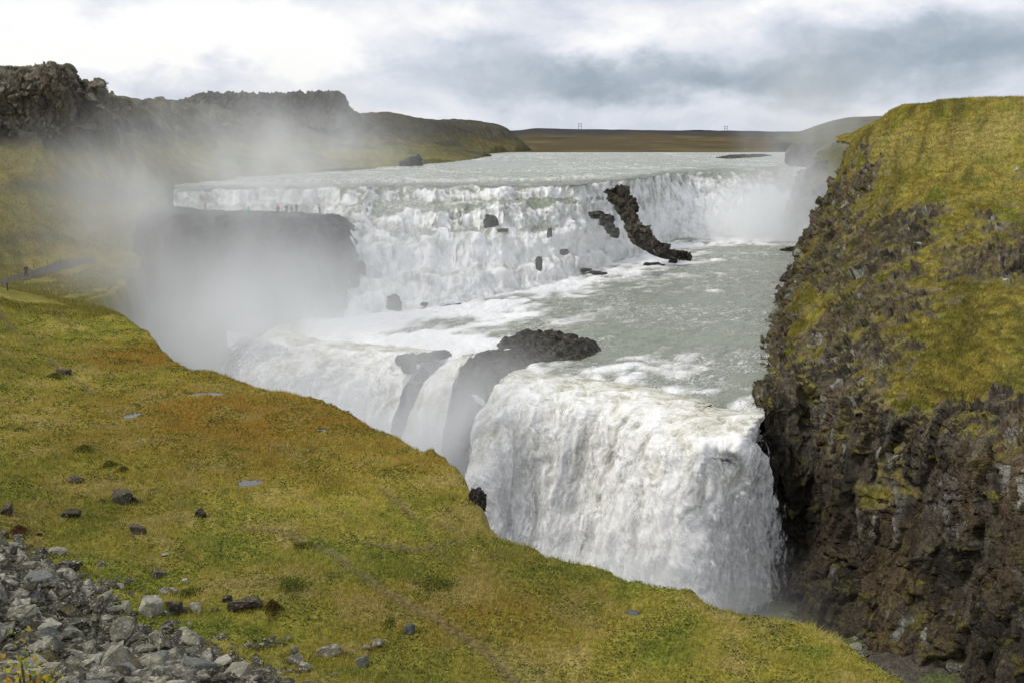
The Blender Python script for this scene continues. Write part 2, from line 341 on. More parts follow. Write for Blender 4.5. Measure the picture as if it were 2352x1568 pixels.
def ground_z(x, y):
    r = np.hypot(x, y); a = np.arctan2(x, y); fi = (a-ph[0])/(ph[1]-ph[0]); fj = np.interp(r, rr, np.arange(len(rr)))
    fi = np.clip(fi, 0, len(ph)-1.001); fj = np.clip(fj, 0, len(rr)-1.001); i = fi.astype(int); j = fj.astype(int); u = fi-i; v = fj-j
    return (GZ[j, i]*(1-u)+GZ[j, i+1]*u)*(1-v)+(GZ[j+1, i]*(1-u)+GZ[j+1, i+1]*u)*v
def gz1(x, y): return float(ground_z(np.array([x]), np.array([y]))[0])
def on_ground(px, py, lo=18., hi=160.):
    """march the sight line down to the turf"""
    d = ray(px, py); d = d/math.hypot(d[0], d[1]); a, b = lo, hi
    ts = np.arange(lo, hi, .1); zz_ = ground_z(d[0]*ts, d[1]*ts); k = np.argmax(zz_ > d[2]*ts); t = ts[k]
    return np.array([d[0]*t, d[1]*t, zz_[k]])
SCREE = np.array([PZ(px, py, z)[:2] for px, py, z in [(-300,1205,-19),(-20,1278,-20.3),(50,1296,-20.3),(110,1335,-20.2),(240,1400,-20.),(340,1450,-20.),(420,1478,-20.1),(520,1512,-20.3),(610,1562,-20.7),(660,1620,-20.8)]]+[np.array([-6.,22.]),np.array([-5.,10.]),np.array([-40.,10.])])
def turf_colour(x, y, r):
    p = np.stack([x, y, np.zeros_like(x)], -1)
    n1 = fbm(sc(p, .05), 3); n2 = fbm(sc(p, .22)+7, 3); n3 = fbm(sc(p, .9)+3, 3)
    yel, grn, org, tan = np.array([.355,.315,.056]), np.array([.195,.225,.034]), np.array([.38,.225,.036]), np.array([.52,.42,.14])
    c = np.tile(yel, (len(x), 1))
    c = cmix(c, grn, sstep(-.05, .4, n2+n3*.5))
    c = cmix(c, tan, .85*sstep(.0, .40, -n2+n3*.6)); c = c*(.84+.46*sstep(-.35, .35, n1+.5*n2))[:, None]
    bog = np.zeros_like(x)
    for px, py, rx, ry, a in [(600,935,14,14,1.),(330,800,8,9,.95),(420,1000,14,8,.5),(900,1020,10,8,.6),(700,1060,12,7,.5),(1100,1400,6,3,.5),(20,300,1,1,0)]:
        c0 = PZ(px, py, -21.6); bog = np.maximum(bog, a*np.exp(-((x-c0[0])/rx)**2-((y-c0[1])/ry)**2))
    c = cmix(c, org, np.clip(bog*(.95+n2*1.3+n3*.6), 0, .92))
    return c, n1, n2, n3
rfl = RRg.ravel()
tc, n1, n2, n3 = turf_colour(gx, gy, rfl)
tc *= .72                                                 # thatch between the blades
hum = sstep(.0, .5, n_mid+n3*.6)
tc = cmix(tc, (.085,.085,.022), .55*hum*near)
# hillside beyond the path: brown turf, scree streaks running downslope, darker broken rock near the tops
ps = np.stack([gx, gy, GZ.ravel()], -1)
streak = fbm(np.stack([(gx*.8-gy*.5)*.22, zz*.05, gy*.02], -1), 4)
hc = cmix(np.tile((.20,.185,.048), (len(gx), 1)), (.25,.19,.05), sstep(-.2, .4, n2)); hc = cmix(hc, (.15,.165,.036), sstep(0, .4, n3*.6+n1))
hc = cmix(hc, (.095,.088,.068), np.clip(sstep(.0, .35, streak+.25*n1)*sstep(155, 200, rfl)*.9, 0, 1))
hc = cmix(hc, (.10,.093,.075), sstep(-6.5, -.5, zz+n2*4)*sstep(170, 200, rfl)*.85)
hc = cmix(hc, (.05,.046,.035), sstep(330, 400, rfl)*.6); hc = cmix(hc, cmix(np.tile((.085,.08,.06), (len(gx), 1)), (.17,.155,.12), _r2[:, 2]*_r[:, 1]*1.6), np.clip(crag*1.1, 0, 1))
hc = hc*(.78+.5*sstep(-.3, .3, fbm(sc(p2, .5), 4)))[:, None]
tc = cmix(tc, hc, sstep(120, 165, rfl+n2*18))
tc = cmix(tc, (.16,.12,.065), trk*.75)
tc = cmix(tc, (.05,.045,.025), pud*.8)
tc = cmix(tc, (.07,.055,.04), sstep(.1, 1.2, sd)*near)
scr = sstep(-.6, .8, poly_sdf(gx, gy, SCREE)+n3*1.4)
tc = cmix(tc, (.10,.09,.065), scr*.85)
me = raw_mesh('ground', np.stack([gx, gy, zz], -1), grid_faces(len(rr), len(ph))[:, ::-1], tc)
tag(link('ground', me, M['turf']), 'mossy yellow green meadow and hillside along the left side of the gorge', 'ground', kind='structure')
# ------------------------------------------------------------------ rock displacement shared by all cliffs
def rockify(G, rock, big=1.2, blk=.9, cell=(.45,.45,.2), fine=.3, turfamp=.35, seed=0., cols=None, wet=False):
    nr, nc = G.shape[:2]; Nn = grid_normals(G).reshape(-1, 3); P = G.reshape(-1, 3).copy(); q = P+seed
    m = np.clip(rock.ravel(), 0, 1)
    P += Nn*(fbm(sc(q, .085), 4)*big*(.4+.6*m))[:, None]
    wq = q + np.stack([noise3(sc(q, .5)), noise3(sc(q, .5)+31), noise3(sc(q, .5)+57)], -1)*.55
    d1, r1, v1, e1 = voronoi(wq*np.array(cell, np.float32)); d2, r2, v2, e2 = voronoi(wq*np.array(cell, np.float32)*2.7+9)
    tilt = ((r1[:, 1:4]-.5)*v1).sum(1)
    P += Nn*(m*(blk*((r1[:, 0]-.5)*1.5+tilt*1.6)+fine*((r2[:, 0]-.5)*1.6+((r2[:, 1:4]-.5)*v2).sum(1)*2)-.35*blk*(1-sstep(0, .09, e1))))[:, None]
    hm = fbm(sc(q, .42, .42, .7), 4, mode=1); hf = fbm(sc(q, 1.5, 1.5, 2.2), 3, mode=1)
    P += np.array([0, 0, 1.])*((1-m)*(hm*turfamp+hf*turfamp*.35))[:, None] + Nn*((1-m)*hm*turfamp*.5)[:, None]
    C = cols or dict(dark=(.040,.034,.027), mid=(.105,.088,.066), pale=(.30,.30,.27), rust=(.13,.083,.045))
    c = cmix(np.tile(C['dark'], (len(P), 1)), C['mid'], sstep(.15, .95, r1[:, 1]*.6+r2[:, 2]*.5))
    c = cmix(c, C['rust'], sstep(.45, .8, r1[:, 2])*.6*sstep(-.3,.3,fbm(sc(q,.12)+5,2)))
    c = cmix(c, C['pale'], sstep(.8, .84, r2[:, 3])*sstep(-.05, .25, fbm(sc(q, .16)+3, 3))*.9)
    return P.reshape(nr, nc, 3), c, hm
def sheet(name, P, col, rock, flip=False, mat=None):
    nr, nc = P.shape[:2]; f = grid_faces(nr, nc)
    me = raw_mesh(name, P.reshape(-1, 3), f[:, ::-1] if flip else f, col, {'rock': np.clip(rock, 0, 1).ravel()})
    return link(name, me, mat or M['bank'])
# ------------------------------------------------------------------ right bank of the gorge
def q(*a): return np.array(a, float)
bank = [
 [q(60,40,-46,1),q(62,46,-36,1),q(64,52,-26,1),q(70,62,-20,.3),q(80,78,-12,.3),q(92,98,-4,.2),q(110,125,4.5,0),q(150,170,6,0)],
 [q(39,66,-46,1),PYr(2360,1350,68,1),PYr(2352,1085,70,1),PYr(2352,800,88,.25),PYr(2352,600,107,.35),PYr(2352,420,125,.1),PYr(2352,224,150,0),q(130,210,5,0)],
 [q(33.5,74,-46,1),PYr(2210,1300,75,1),PYr(2200,1030,77,.95),PYr(2200,830,88,.2),PYr(2200,640,107,.35),PYr(2200,440,128,.05),PYr(2200,227,155,0),q(114,215,5,0)],
 [q(30.5,80,-46,1),PYr(2065,1250,81,1),PYr(2060,985,83,.9),PYr(2070,805,94,.42),PYr(2085,640,112,.5),PYr(2110,440,134,.1),PYr(2130,235,158,0),q(100,222,4,0)],
 [q(27.5,85,-46,1),PYr(1940,1230,86,1),PYr(1940,930,89,.85),PYr(1968,800,99,.55),PYr(2000,640,117,.6),PYr(2040,450,140,.30),PYr(2085,242,161,0),q(94,226,4,0)],
 [q(26,90,-46,1),PYr(1860,1180,91,1),PYr(1848,905,94,.95),PYr(1895,800,104,.62),PYr(1940,640,123,.66),PYr(1990,460,147,.55),PYr(2050,256,164,0),q(88,230,3,0)],
 [q(23.6,92.6,-46,1),PYr(1758,1080,93,1),PYr(1745,915,94.8,1),PYr(1800,838,108,.7),PYr(1880,650,130,.66),PYr(1945,470,152,.72),PYr(2015,284,166,.25),q(84,232,2,0)],
 [q(27,104,-28,1),PYr(1772,897,104.5,1),PYr(1786,860,108,.9),PYr(1815,770,121,.62),PYr(1860,620,140,.62),PYr(1925,460,157,.75),PYr(1990,300,167.5,.35),q(80,234,0,0)],
 [q(32.6,126,-28,1),PYr(1777,790,128.5,1),PYr(1788,750,132,.9),PYr(1820,690,142,.55),PYr(1865,570,153,.5),PYr(1915,440,161,.6),PYr(1972,317,168.5,.2),q(78,236,-1,0)],
 [q(42.5,157,-28,1),PYr(1802,690,159,1),PYr(1814,655,160,.8),PYr(1838,590,162,.6),PYr(1873,510,164,.6),PYr(1914,420,166,.7),PYr(1958,332,169.5,.25),q(76,238,-2,0)],
 [q(50,173,-28,1),q(51,173,-25,1),q(53,174,-20,.6),q(56,175,-14,.5),q(58,176,-9,.5),q(61,178,-5,.3),q(67,182,-3,.1),q(80,240,-3,0)],
 [q(62,205,-28,1),q(64,205,-25,1),q(67,205,-20,.6),q(70,205,-14,.5),q(73,205,-9,.5),q(76,205,-5,.3),q(82,206,-3,.1),q(90,242,-3,0)],
]
Gb = loft(bank, seg([60,90,90,80,80,80,130,140,130,60,40]), seg([110,110,120,130,120,110,40]))
Bp, Br = Gb[..., :3], Gb[..., 3].copy()
pf = Bp.reshape(-1, 3)
for px, py, y, rx, a in [(2040,545,126,7,.7),(2110,500,128,4,.6),(1985,600,124,4,.7),(2330,590,108,5,.6),(2300,900,80,3,.3),(1830,930,98,7,.25),(2010,880,95,8,.25),(2100,760,103,7,.35),(2290,1010,74,3,.4),(2150,640,110,5,.3),
                         (2200,870,86,7,-.5),(2280,700,97,7,-.5),(1900,700,125,6,-.3),(1880,860,100,4,-.4),(1905,1030,92,2.6,-.75),(1935,985,91,2.4,-.6),(2120,1060,82,2.0,-.6),(2230,1090,77,2.0,-.55),(2010,1150,84,1.6,-.5),(1830,1180,92,1.4,-.45)]:
    c0 = PY(px, py, y); Br += (a*np.exp(-((pf-c0)**2).sum(1)/(rx*rx))).reshape(Br.shape)
Br = np.where(np.arange(Br.shape[0])[:, None] < 235, Br-.10, Br)
nb = fbm(sc(pf, .14), 4).reshape(Br.shape); nb2 = fbm(sc(pf, .6, .6, .9)+4, 3).reshape(Br.shape)
Bm = Br+nb*.95+nb2*.55; Bm = Bm+(.16*sstep(430, 620, np.arange(Br.shape[1]))*sstep(720, 600, np.arange(Br.shape[0]))[:, None] if False else 0)-.12*sstep(215, 260, np.arange(Br.shape[0]))[:, None]; rock = sstep(.42, .62, Bm); soilm = sstep(.24, .46, Bm).ravel()
Bp = Bp+grid_normals(Bp)*((fbm(sc(pf, .07, .07, 1.1)+50, 4)*.9).reshape(Br.shape)*np.clip(1.2-Br, 0, 1))[..., None]; pf = Bp.reshape(-1, 3)
P, rc, hm = rockify(Bp, rock, 1.3, .9, (.52,.52,.15), .40, .62, 0., dict(dark=(.052,.046,.037), mid=(.165,.142,.108), pale=(.46,.46,.41), rust=(.22,.15,.085)))
pf = P.reshape(-1, 3); nz = np.abs(grid_normals(P).reshape(-1, 3)[:, 2])
gcol = cmix(np.tile((.37,.315,.066), (len(pf), 1)), (.20,.215,.036), sstep(-.1, .4, fbm(sc(pf, .25), 3))); gcol = cmix(gcol, (.21,.14,.035), sstep(.1, .45, fbm(sc(pf, .5)+9, 3))*.8)
gcol = cmix(gcol, (.43,.36,.115), sstep(-.25, .25, fbm(sc(pf, .12)+2, 3))*sstep(-9, 0, pf[:, 2])*.75)
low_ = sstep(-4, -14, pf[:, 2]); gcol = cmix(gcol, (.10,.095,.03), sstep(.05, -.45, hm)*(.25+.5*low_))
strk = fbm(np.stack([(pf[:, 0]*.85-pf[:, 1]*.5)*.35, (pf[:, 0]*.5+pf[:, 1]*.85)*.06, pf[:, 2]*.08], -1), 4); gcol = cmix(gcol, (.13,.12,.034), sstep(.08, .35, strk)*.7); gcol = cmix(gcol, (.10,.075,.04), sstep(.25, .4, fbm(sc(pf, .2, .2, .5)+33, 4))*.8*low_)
soil = cmix(np.tile((.125,.10,.062), (len(pf), 1)), (.19,.155,.095), sstep(-.2, .4, fbm(sc(pf, 1.1), 3)))
rc = cmix(rc, soil, sstep(.35, .75, nz)*.8*(1-.3*rock.ravel()))
rc = cmix(rc, (.22,.19,.042), sstep(.30, .62, nz)*sstep(-.15, .22, fbm(sc(pf, .5, .5, .7)+21, 4))*.9)
rc = rc*(1-.25*sstep(-24, -34, pf[:, 2]))[:, None]; wetk = sstep(14, 3, np.hypot(pf[:, 0]-23, pf[:, 1]-92))*sstep(-26, -32, pf[:, 2]); rc = rc*(1-.45*wetk[:, None])  # first factor paints the lower wall's deep shade into the rock colour
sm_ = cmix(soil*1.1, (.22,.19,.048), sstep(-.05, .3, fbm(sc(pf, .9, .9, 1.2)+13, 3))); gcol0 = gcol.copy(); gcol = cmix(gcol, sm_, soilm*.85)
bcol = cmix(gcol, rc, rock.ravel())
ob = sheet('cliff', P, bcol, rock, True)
tag(ob, 'tall dark basalt gorge wall under a steep grassy slope on the right bank', 'cliff', kind='structure')
BANKP, BANKR, BANKC, BANKN = pf, np.maximum(rock.ravel(), soilm*.8), gcol0, grid_normals(P).reshape(-1, 3)
# far right bank above the upper fall, seen through spray
fb = [[q(70,258,-28,1),PYr(1806,530,258,1),PYr(1843,434,259,.7),PYr(1867,398,260,.6),PYr(1889,362,262,.5),PYr(1936,330,266,.3),PYr(1976,306,272,.1),q(120,330,1,0)],
      [q(76,250,-28,1),PYr(1850,545,250,1),PYr(1885,450,252,.7),PYr(1915,400,254,.5),PYr(1945,360,258,.4),PYr(1985,325,262,.2),PYr(2030,300,270,.1),q(130,330,1,0)],
      [q(90,240,-28,1),q(92,240,-25,1),q(96,242,-16,.7),q(100,244,-11,.5),q(104,248,-6,.4),q(110,254,-3,.2),q(118,264,-1,.1),q(150,330,1,0)]]
fb.insert(0, [q(74,285,-28,1),q(76,285,-25,1),q(80,286,-16,.7),q(83,287,-11,.5),q(86,288,-6,.4),q(92,290,-3,.2),q(98,292,-1,.1),q(118,330,1,0)])
G2 = loft(fb, 160, 160); r2_ = sstep(.4, .6, G2[..., 3]+fbm(sc(G2[..., :3].reshape(-1, 3), .15), 3).reshape(G2.shape[:2])*.5)
P2, c2, h2 = rockify(G2[..., :3], r2_, 1.5, 1., seed=40.)
o2 = sheet('cliff', P2, cmix(np.tile((.125,.118,.034), (len(c2), 1)), c2, r2_.ravel()), r2_, True)
tag(o2, 'hazy green cliff behind the spray at the right end of the upper fall', 'cliff', kind='structure')
ub = [[q(96,330,-12,1),q(97,332,-8,1),q(99,336,-4,.6),q(103,345,-1,.2),q(112,360,1.2,0)],
      [q(92,312,-12,1),PYr(1809,370,312,1),PYr(1823,333,314,.6),PYr(1850,312,320,.2),PYr(1890,300,335,0)],
      [q(100,300,-12,1),PYr(1870,380,303,1),PYr(1890,335,308,.6),PYr(1930,310,318,.2),PYr(1990,293,340,0)],
      [q(130,300,-12,1),q(131,302,-8,1),q(133,306,-4,.6),q(138,320,-1,.2),q(150,345,1.4,0)]]
G3 = loft(ub, 120, 90); r3_ = sstep(.4, .6, G3[..., 3]); P3, c3, h3 = rockify(G3[..., :3], r3_, 1.2, 1., seed=70.)
tag(sheet('cliff', P3, cmix(np.tile((.10,.095,.035), (len(c3), 1)), c3, r3_.ravel()), r3_, True), 'low dark bluff on the far right bank above the upper fall', 'cliff', kind='structure')
# ------------------------------------------------------------------ left rock outcrops
def outcrop(ctrl, nc, nr, label, seed, cols=None, flip=False, big=.8, blk=1.0, cell=(.35,.35,.3), grassy=.6):
    G = loft(ctrl, nc, nr); rk = np.ones(G.shape[:2])
    Pq, cc, h = rockify(G, rk, big, blk, cell, .4, .2, seed, cols)
    nzz = grid_normals(Pq).reshape(-1, 3)[:, 2]; nzz = np.abs(nzz); pp = Pq.reshape(-1, 3)
    g = sstep(.55, .85, nzz)*sstep(-.2, .2, fbm(sc(pp, .4), 3)+.1)*grassy
    cc = cmix(cc, (.12,.105,.03), g)
    return tag(sheet('cliff', Pq, cc, rk*(1-g.reshape(rk.shape)), flip), label, 'cliff', kind='structure')
lc = dict(dark=(.12,.105,.08), mid=(.26,.23,.17), pale=(.42,.39,.30), rust=(.28,.23,.14))
def oc(px, rows, yb, back=24):
    L = [PY(px, py, y) if py else on_ground(max(px, -60), 306, 140, 260)*[1,1,1]+np.array([min(px+60, 0)*.08, 0, -2.2]) for py, y in rows]; t = L[-1]; return L+[t+np.array([-6, back*.4, .3]), t+np.array([-9, back, -.5])]
outcrop([oc(-220,[(0,0),(270,182),(215,184),(190,185),(166,187)],0), oc(-40,[(0,0),(270,184),(215,184),(190,185),(165,187)],0), oc(15,[(0,0),(265,186),(215,185),(188,186),(166,188)],0), oc(60,[(0,0),(262,187),(208,185),(185,185),(163,187)],0), oc(110,[(0,0),(262,187),(205,184),(182,184),(158,186)],0),
         oc(145,[(0,0),(265,187),(206,184),(180,184),(156,186)],0), oc(160,[(0,0),(266,189),(208,186),(182,186),(158,188)],0), oc(168,[(0,0),(268,196),(214,194),(196,194),(172,196)],0), [PY(165,290,220),PY(162,268,220),PY(158,214,220),PY(152,190,220),PY(148,168,220),PY(140,166,222),PY(120,166,225)]],
        330, 200, 'tall craggy brown rock outcrop crowning the left hillside', 3., lc, True, .5, .75, (.5,.5,.35))
outcrop([oc(150,[(300,194),(272,196),(245,197),(225,198),(206,200)],0,14), oc(185,[(300,194),(268,196),(235,197),(215,198),(194,199)],0,14), oc(215,[(300,195),(262,196),(230,196),(208,196),(190,197)],0,14), oc(233,[(300,197),(262,197),(230,197),(208,197),(190,198)],0,14), oc(239,[(300,202),(262,202),(232,202),(214,202),(193,203)],0,14),
         [PY(240,290,216),PY(240,262,216),PY(239,240,216),PY(236,222,216),PY(230,205,216),PY(220,205,220),PY(200,205,222)]], 170, 130, 'squat square rock block beside the tall outcrop on the left skyline', 12., lc, True, .5, .7)
outcrop([oc(300,[(262,250),(250,252),(240,254),(236,256),(231,258)],0,20), oc(265,[(275,228),(250,229),(240,230),(230,232),(222,236)],0,20), oc(232,[(290,212),(262,213),(245,213),(235,214),(228,216)],0,20)][::-1], 90, 80, 'low weathered rock shoulder below the square block on the left skyline', 16., lc, True, .6, .7)
bl = dict(dark=(.075,.072,.058), mid=(.13,.127,.10), pale=(.15,.15,.125), rust=(.085,.08,.045))
outcrop([oc(418,[(262,322),(252,324),(246,326),(242,328),(238,330)],0,40), oc(440,[(286,316),(252,326),(244,328),(236,330),(229,332)],0,40), oc(478,[(290,316),(252,328),(242,330),(230,331),(218,333)],0,40), oc(560,[(290,318),(252,331),(242,333),(230,334),(217,336)],0,40), oc(640,[(292,320),(254,334),(244,336),(232,337),(220,338)],0,40), oc(690,[(292,322),(254,336),(244,337),(230,338),(217,339)],0,40),
         oc(740,[(294,322),(256,336),(244,337),(230,337),(213,338)],0,40), oc(782,[(296,326),(258,337),(246,338),(232,338),(215,339)],0,40), oc(791,[(298,332),(262,342),(248,342),(236,342),(221,343)],0,40), oc(800,[(300,336),(268,344),(259,344),(252,345),(246,346)],0,40), oc(820,[(284,346),(276,346),(268,347),(263,347),(259,348)],0,40), oc(826,[(290,352),(286,352),(280,352),(276,353),(272,354)],0,40)],
        520, 130, 'long flat topped columnar basalt bluff on the skyline across the river', 25., bl, True, .7, .9, (.4,.4,.12), .5)
# ledge above the gorge where the visitors stand
ledge = [[q(-68,186,-14.5),q(-66,176,-15.5),q(-63,166,-18.5),q(-60.5,157,-33),q(-59,149,-47)],
         [q(-62,184,-13.8),q(-60,173,-13.9),q(-56,161,-15.2),q(-54.5,154,-31),q(-53.5,146,-47)],
         [q(-50,180,-14.6),q(-50,172,-13.8),PY(520,508,160),PY(520,640,154),q(-45,146,-47)],
         [q(-40,180,-14.8),q(-40,172,-14.0),PY(640,507,159),PY(640,640,153),q(-36,144,-47)],
         [q(-34,180,-15),PY(722,494,170),PY(725,506,159),PY(728,620,154),q(-30.5,146,-40)],
         [q(-31,179,-15.5),PY(752,495,170),PY(768,503,162),PY(795,560,159),q(-26.5,150,-29)],
         [q(-30,178,-16),PY(757,495,171),PY(774,500,167),PY(803,552,165),q(-24.5,160,-29)],
         [q(-31,182,-17),q(-30,178,-15.2),q(-29,177,-16),q(-27,177,-19),q(-25.5,176,-29)]]
G4 = loft(ledge, 300, 190); P4, c4, h4 = rockify(G4, np.ones(G4.shape[:2])*np.where(np.linspace(0, 1, 190) < .42, .35, 1)[:, None], .6, .55, (.4,.4,.3), .22, .1, 90., dict(dark=(.036,.036,.033), mid=(.065,.063,.055), pale=(.12,.12,.11), rust=(.06,.055,.035)))
tag(sheet('rock_ledge', P4, c4, np.ones(len(c4))), 'flat dark rock ledge jutting above the misty gorge where visitors stand', 'rock ledge', kind='structure')
# ------------------------------------------------------------------ far plain and ridge
def hcol(px, rows): return [PY(px, py, y) for py, y in rows]
hills = []
for px, c in [(-600,296),(200,298),(900,302),(1100,303),(1180,301),(1240,295),(1330,298),(1450,299),(1560,301),(1660,301),(1800,304),(1960,300),(2200,302),(2700,304)]:
    hills.append([PY(px, 356, 470)+np.array([0,0,-.8]), PY(px, 351.5, 500), PY(px, 340, 680), PY(px, 326, 950), PY(px, 316, 1300), PY(px, (c+314)/2, 1450), PY(px, c, 1600), PY(px, c+14, 2200)])
Gh = loft(hills, 420, seg([8,14,30,30,30,30,40,6])); ph_ = Gh.reshape(-1, 3)
ph_[:, 2] += fbm(sc(ph_, .012, .012, .0), 4)*2.2*sstep(520, 900, ph_[:, 1])
nh = fbm(sc(ph_, .02, .006, .02), 4)
hcl = cmix(np.tile((.085,.062,.026), (len(ph_), 1)), (.135,.105,.035), sstep(.0, .35, nh)); hcl = cmix(hcl, (.052,.045,.03), sstep(.05, .4, fbm(sc(ph_, .01, .004, .02)+8, 4)))
hcl = cmix(hcl, (.042,.042,.042), sstep(1330, 1480, ph_[:, 1]+nh*120)); hcl = cmix(hcl, (.12,.11,.04), sstep(540, 500, ph_[:, 1])*.8)
me = raw_mesh('far_hills', ph_, grid_faces(*Gh.shape[:2]), hcl)
tag(link('hills', me, M['turf']), 'brown plain and low dark ridge beyond the upper river', 'hills', kind='structure')
hb = []
for px, c in [(1780,316),(1840,302),(1876,290),(1920,277),(1960,270),(2029,268),(2150,272),(2400,285)]:
    hb.append([PY(px, 330, 560), PY(px, (c+320)/2, 640), PY(px, c, 760), PY(px, c+10, 1000)])
Gh = loft(hb, 120, 60); ph_ = Gh.reshape(-1, 3); ph_[:, 2] += fbm(sc(ph_, .03), 4)*1.2
me = raw_mesh('hill', ph_, grid_faces(*Gh.shape[:2]), cmix(np.tile((.10,.095,.04), (len(ph_), 1)), (.06,.055,.04), sstep(-.1,.4,fbm(sc(ph_,.05),3))))
tag(link('hill', me, M['turf']), 'rounded pale hill behind the right bank cliffs', 'hill', kind='structure')
# ------------------------------------------------------------------ upper river and cascades
ZK = [-11, -11, -14.3, -14.6, -18.0, -18.4, -27.6]
cas = {400:(437,470,478,500,545,770), 520:(433,465,480,498,545,762), 620:(432,463,482,500,548,756), 740:(430,462,486,510,556,748), 800:(430,462,490,515,556,735), 850:(429,462,490,518,556,728), 900:(428,462,488,520,555,720), 1000:(428,460,477,522,549,704), 1100:(428,458,475,523,546,690),
       1200:(427,455,472,518,541,672), 1300:(424,450,467,508,531,648), 1380:(418,445,464,500,521,622), 1440:(412,440,459,490,513,600), 1490:(407,432,450,478,504,582)}
ccol = []
for px, ky in cas.items():
    y0 = PZ(px, ky[0], -11.)[1]
    y1 = PZ(px, ky[5], -27.5)[1] if px >= 800 else 177.
    ys = y0+(y1-y0)*np.array([.13, .30, .43, .57])
    c = [PY(px, 351, 500), PY(px, 370, 360 if px > 1000 else 320)*[1,1,0]+[0,0,-11.], PZ(px, ky[0], -11.)]+[PY(px, a, y) for a, y in zip(ky[1:5], ys)]
    lc5 = c[-1]; eb = PZ(px, ky[5], -27.6)
    if px >= 800: c += [PY(px, ky[4]+(ky[5]-ky[4])*f1, lc5[1]+(eb[1]-lc5[1])*f2) for f1, f2 in ((.40, .20), (.56, .56))]
    else: c += [np.array([lc5[0], lc5[1]-1, lc5[2]-2]), np.array([lc5[0], lc5[1]-2, lc5[2]-4])]
    e = PZ(px, ky[5], -27.6) if px >= 800 else PY(px, 600, 176.5)*[1,1,0]+[0,0,-28.]
    ccol.append(c+[e])
for px, top, bot in [(1530,400,562),(1570,396,552),(1640,392,549),(1720,389,546),(1790,386,543),(1880,385,543),(1990,384,545)]:
    a = PZ(px, top, -11.); b = PZ(px, bot, -27.6); mid = [a+(b-a)*np.array([t**.6, t**.6, t]) for t in (.05, .18, .34, .5, .66, .83)]
    ccol.append([PY(px, 351, 500), PZ(px, 370, -11.) if False else PY(px, 370, 380)*[1,1,0]+[0,0,-11.], a]+mid+[b])
Gc = loft(ccol, seg([40,34,44,24,24,24,50,50,50,50,44,40,40,40,44,60,60,60,60,30]), seg([120,150,44,30,50,36,50,40,60]))
kp = seg([120,150,44,30,50,36,50,40,60]); KT = np.repeat(kp[:, None], Gc.shape[1], 1); xy_ = Gc.reshape(-1, 3)
dlt = (fbm(np.stack([xy_[:, 0]*.16, xy_[:, 1]*.05, 0*xy_[:, 0]], -1), 4, .6)*1.5).reshape(KT.shape)*sstep(1.75, 2.3, KT)*sstep(9., 8.3, KT)*sstep(36, 28, Gc[..., 0])
ZN = Gc[..., 2].copy()
for j in range(Gc.shape[1]): ZN[:, j] = np.interp(KT[:, j]+dlt[:, j], kp, Gc[:, j, 2])
Gc[..., 2] = ZN; KT = KT+dlt
Gc[..., 2] = np.where(Gc[..., 1] > 340, -11, Gc[..., 2])
shp = Gc.shape[:2]; pc = Gc.reshape(-1, 3); Nc = grid_normals(Gc).reshape(-1, 3); Nc *= np.sign(Nc[:, 2:3]+1e-6)
kt = KT.ravel(); st = 1-Nc[:, 2]
steep = sstep(.03, .30, st); xr = pc[:, 0]
rightfall = sstep(30, 36, xr)*sstep(40, 8, np.abs(pc[:,1]-262))
flow_in = sstep(1.25, 2.0, kt)                             # approaching the first lip
wav = fbm(np.stack([pc[:, 0]*.16, pc[:, 1]*.30, pc[:, 2]*.3], -1), 4, mode=1)
bil = fbm(sc(pc, .55, .40, .35), 4, .6, mode=1); bil2 = fbm(sc(pc, .22, .16, .16)+5, 3, mode=1)
humps = fbm(sc(pc, .11, .10, 0)+2, 2)
cz = wav*(.30+.30*flow_in)*sstep(0, 1., kt+.3) + sstep(1.9, 2.3, kt)*(bil*.30+bil2*.62) + (humps*.9+(fbm(np.stack([pc[:, 0]*.13, pc[:, 1]*.22, 0*pc[:, 0]], -1), 3, .6)*2.6)*sstep(4.9, 5.4, kt)*sstep(9., 8.4, kt))*sstep(2., 2.6, kt)*sstep(9., 8.2, kt)*(1-rightfall)
pc = pc + Nc*(cz*(1-.35*rightfall))[:, None]
w5 = fbm(np.stack([pc[:, 0]*.035, pc[:, 1]*.05, 0*pc[:, 0]], -1), 4, .6); foam = .40+.55*w5+.25*wav+.14*flow_in; foam = np.minimum(foam, .62)
casc = .68+.16*steep+.34*bil2+.20*bil+.12*sstep(4.9, 5.6, kt)-.10*rightfall*sstep(5.5, 3., kt)
ter = sstep(-.10, .25, fbm(sc(pc, .07, .12, 0)+12, 2)-.02)*(1-steep)*sstep(6.0, 5.2, kt)       # smooth dark glides on the terraces
casc = casc-.40*ter
foam = foam*(1-sstep(1.93, 2.12, kt))+casc*sstep(1.93, 2.12, kt)
foam = np.clip(foam, 0, 1.15)
up_ = (.42+.58*sstep(1.7, 2.1, kt))[:, None]; flow = np.stack([pc[:, 0], pc[:, 1]*.8, pc[:, 2]*.5], -1)*up_
me = raw_mesh('river', pc, grid_faces(*shp)[:, ::-1], None, {'foam': foam, 'flow': flow})
tag(link('river', me, M['river']), 'upper river pouring down white stepped cascades', 'river', kind='structure')
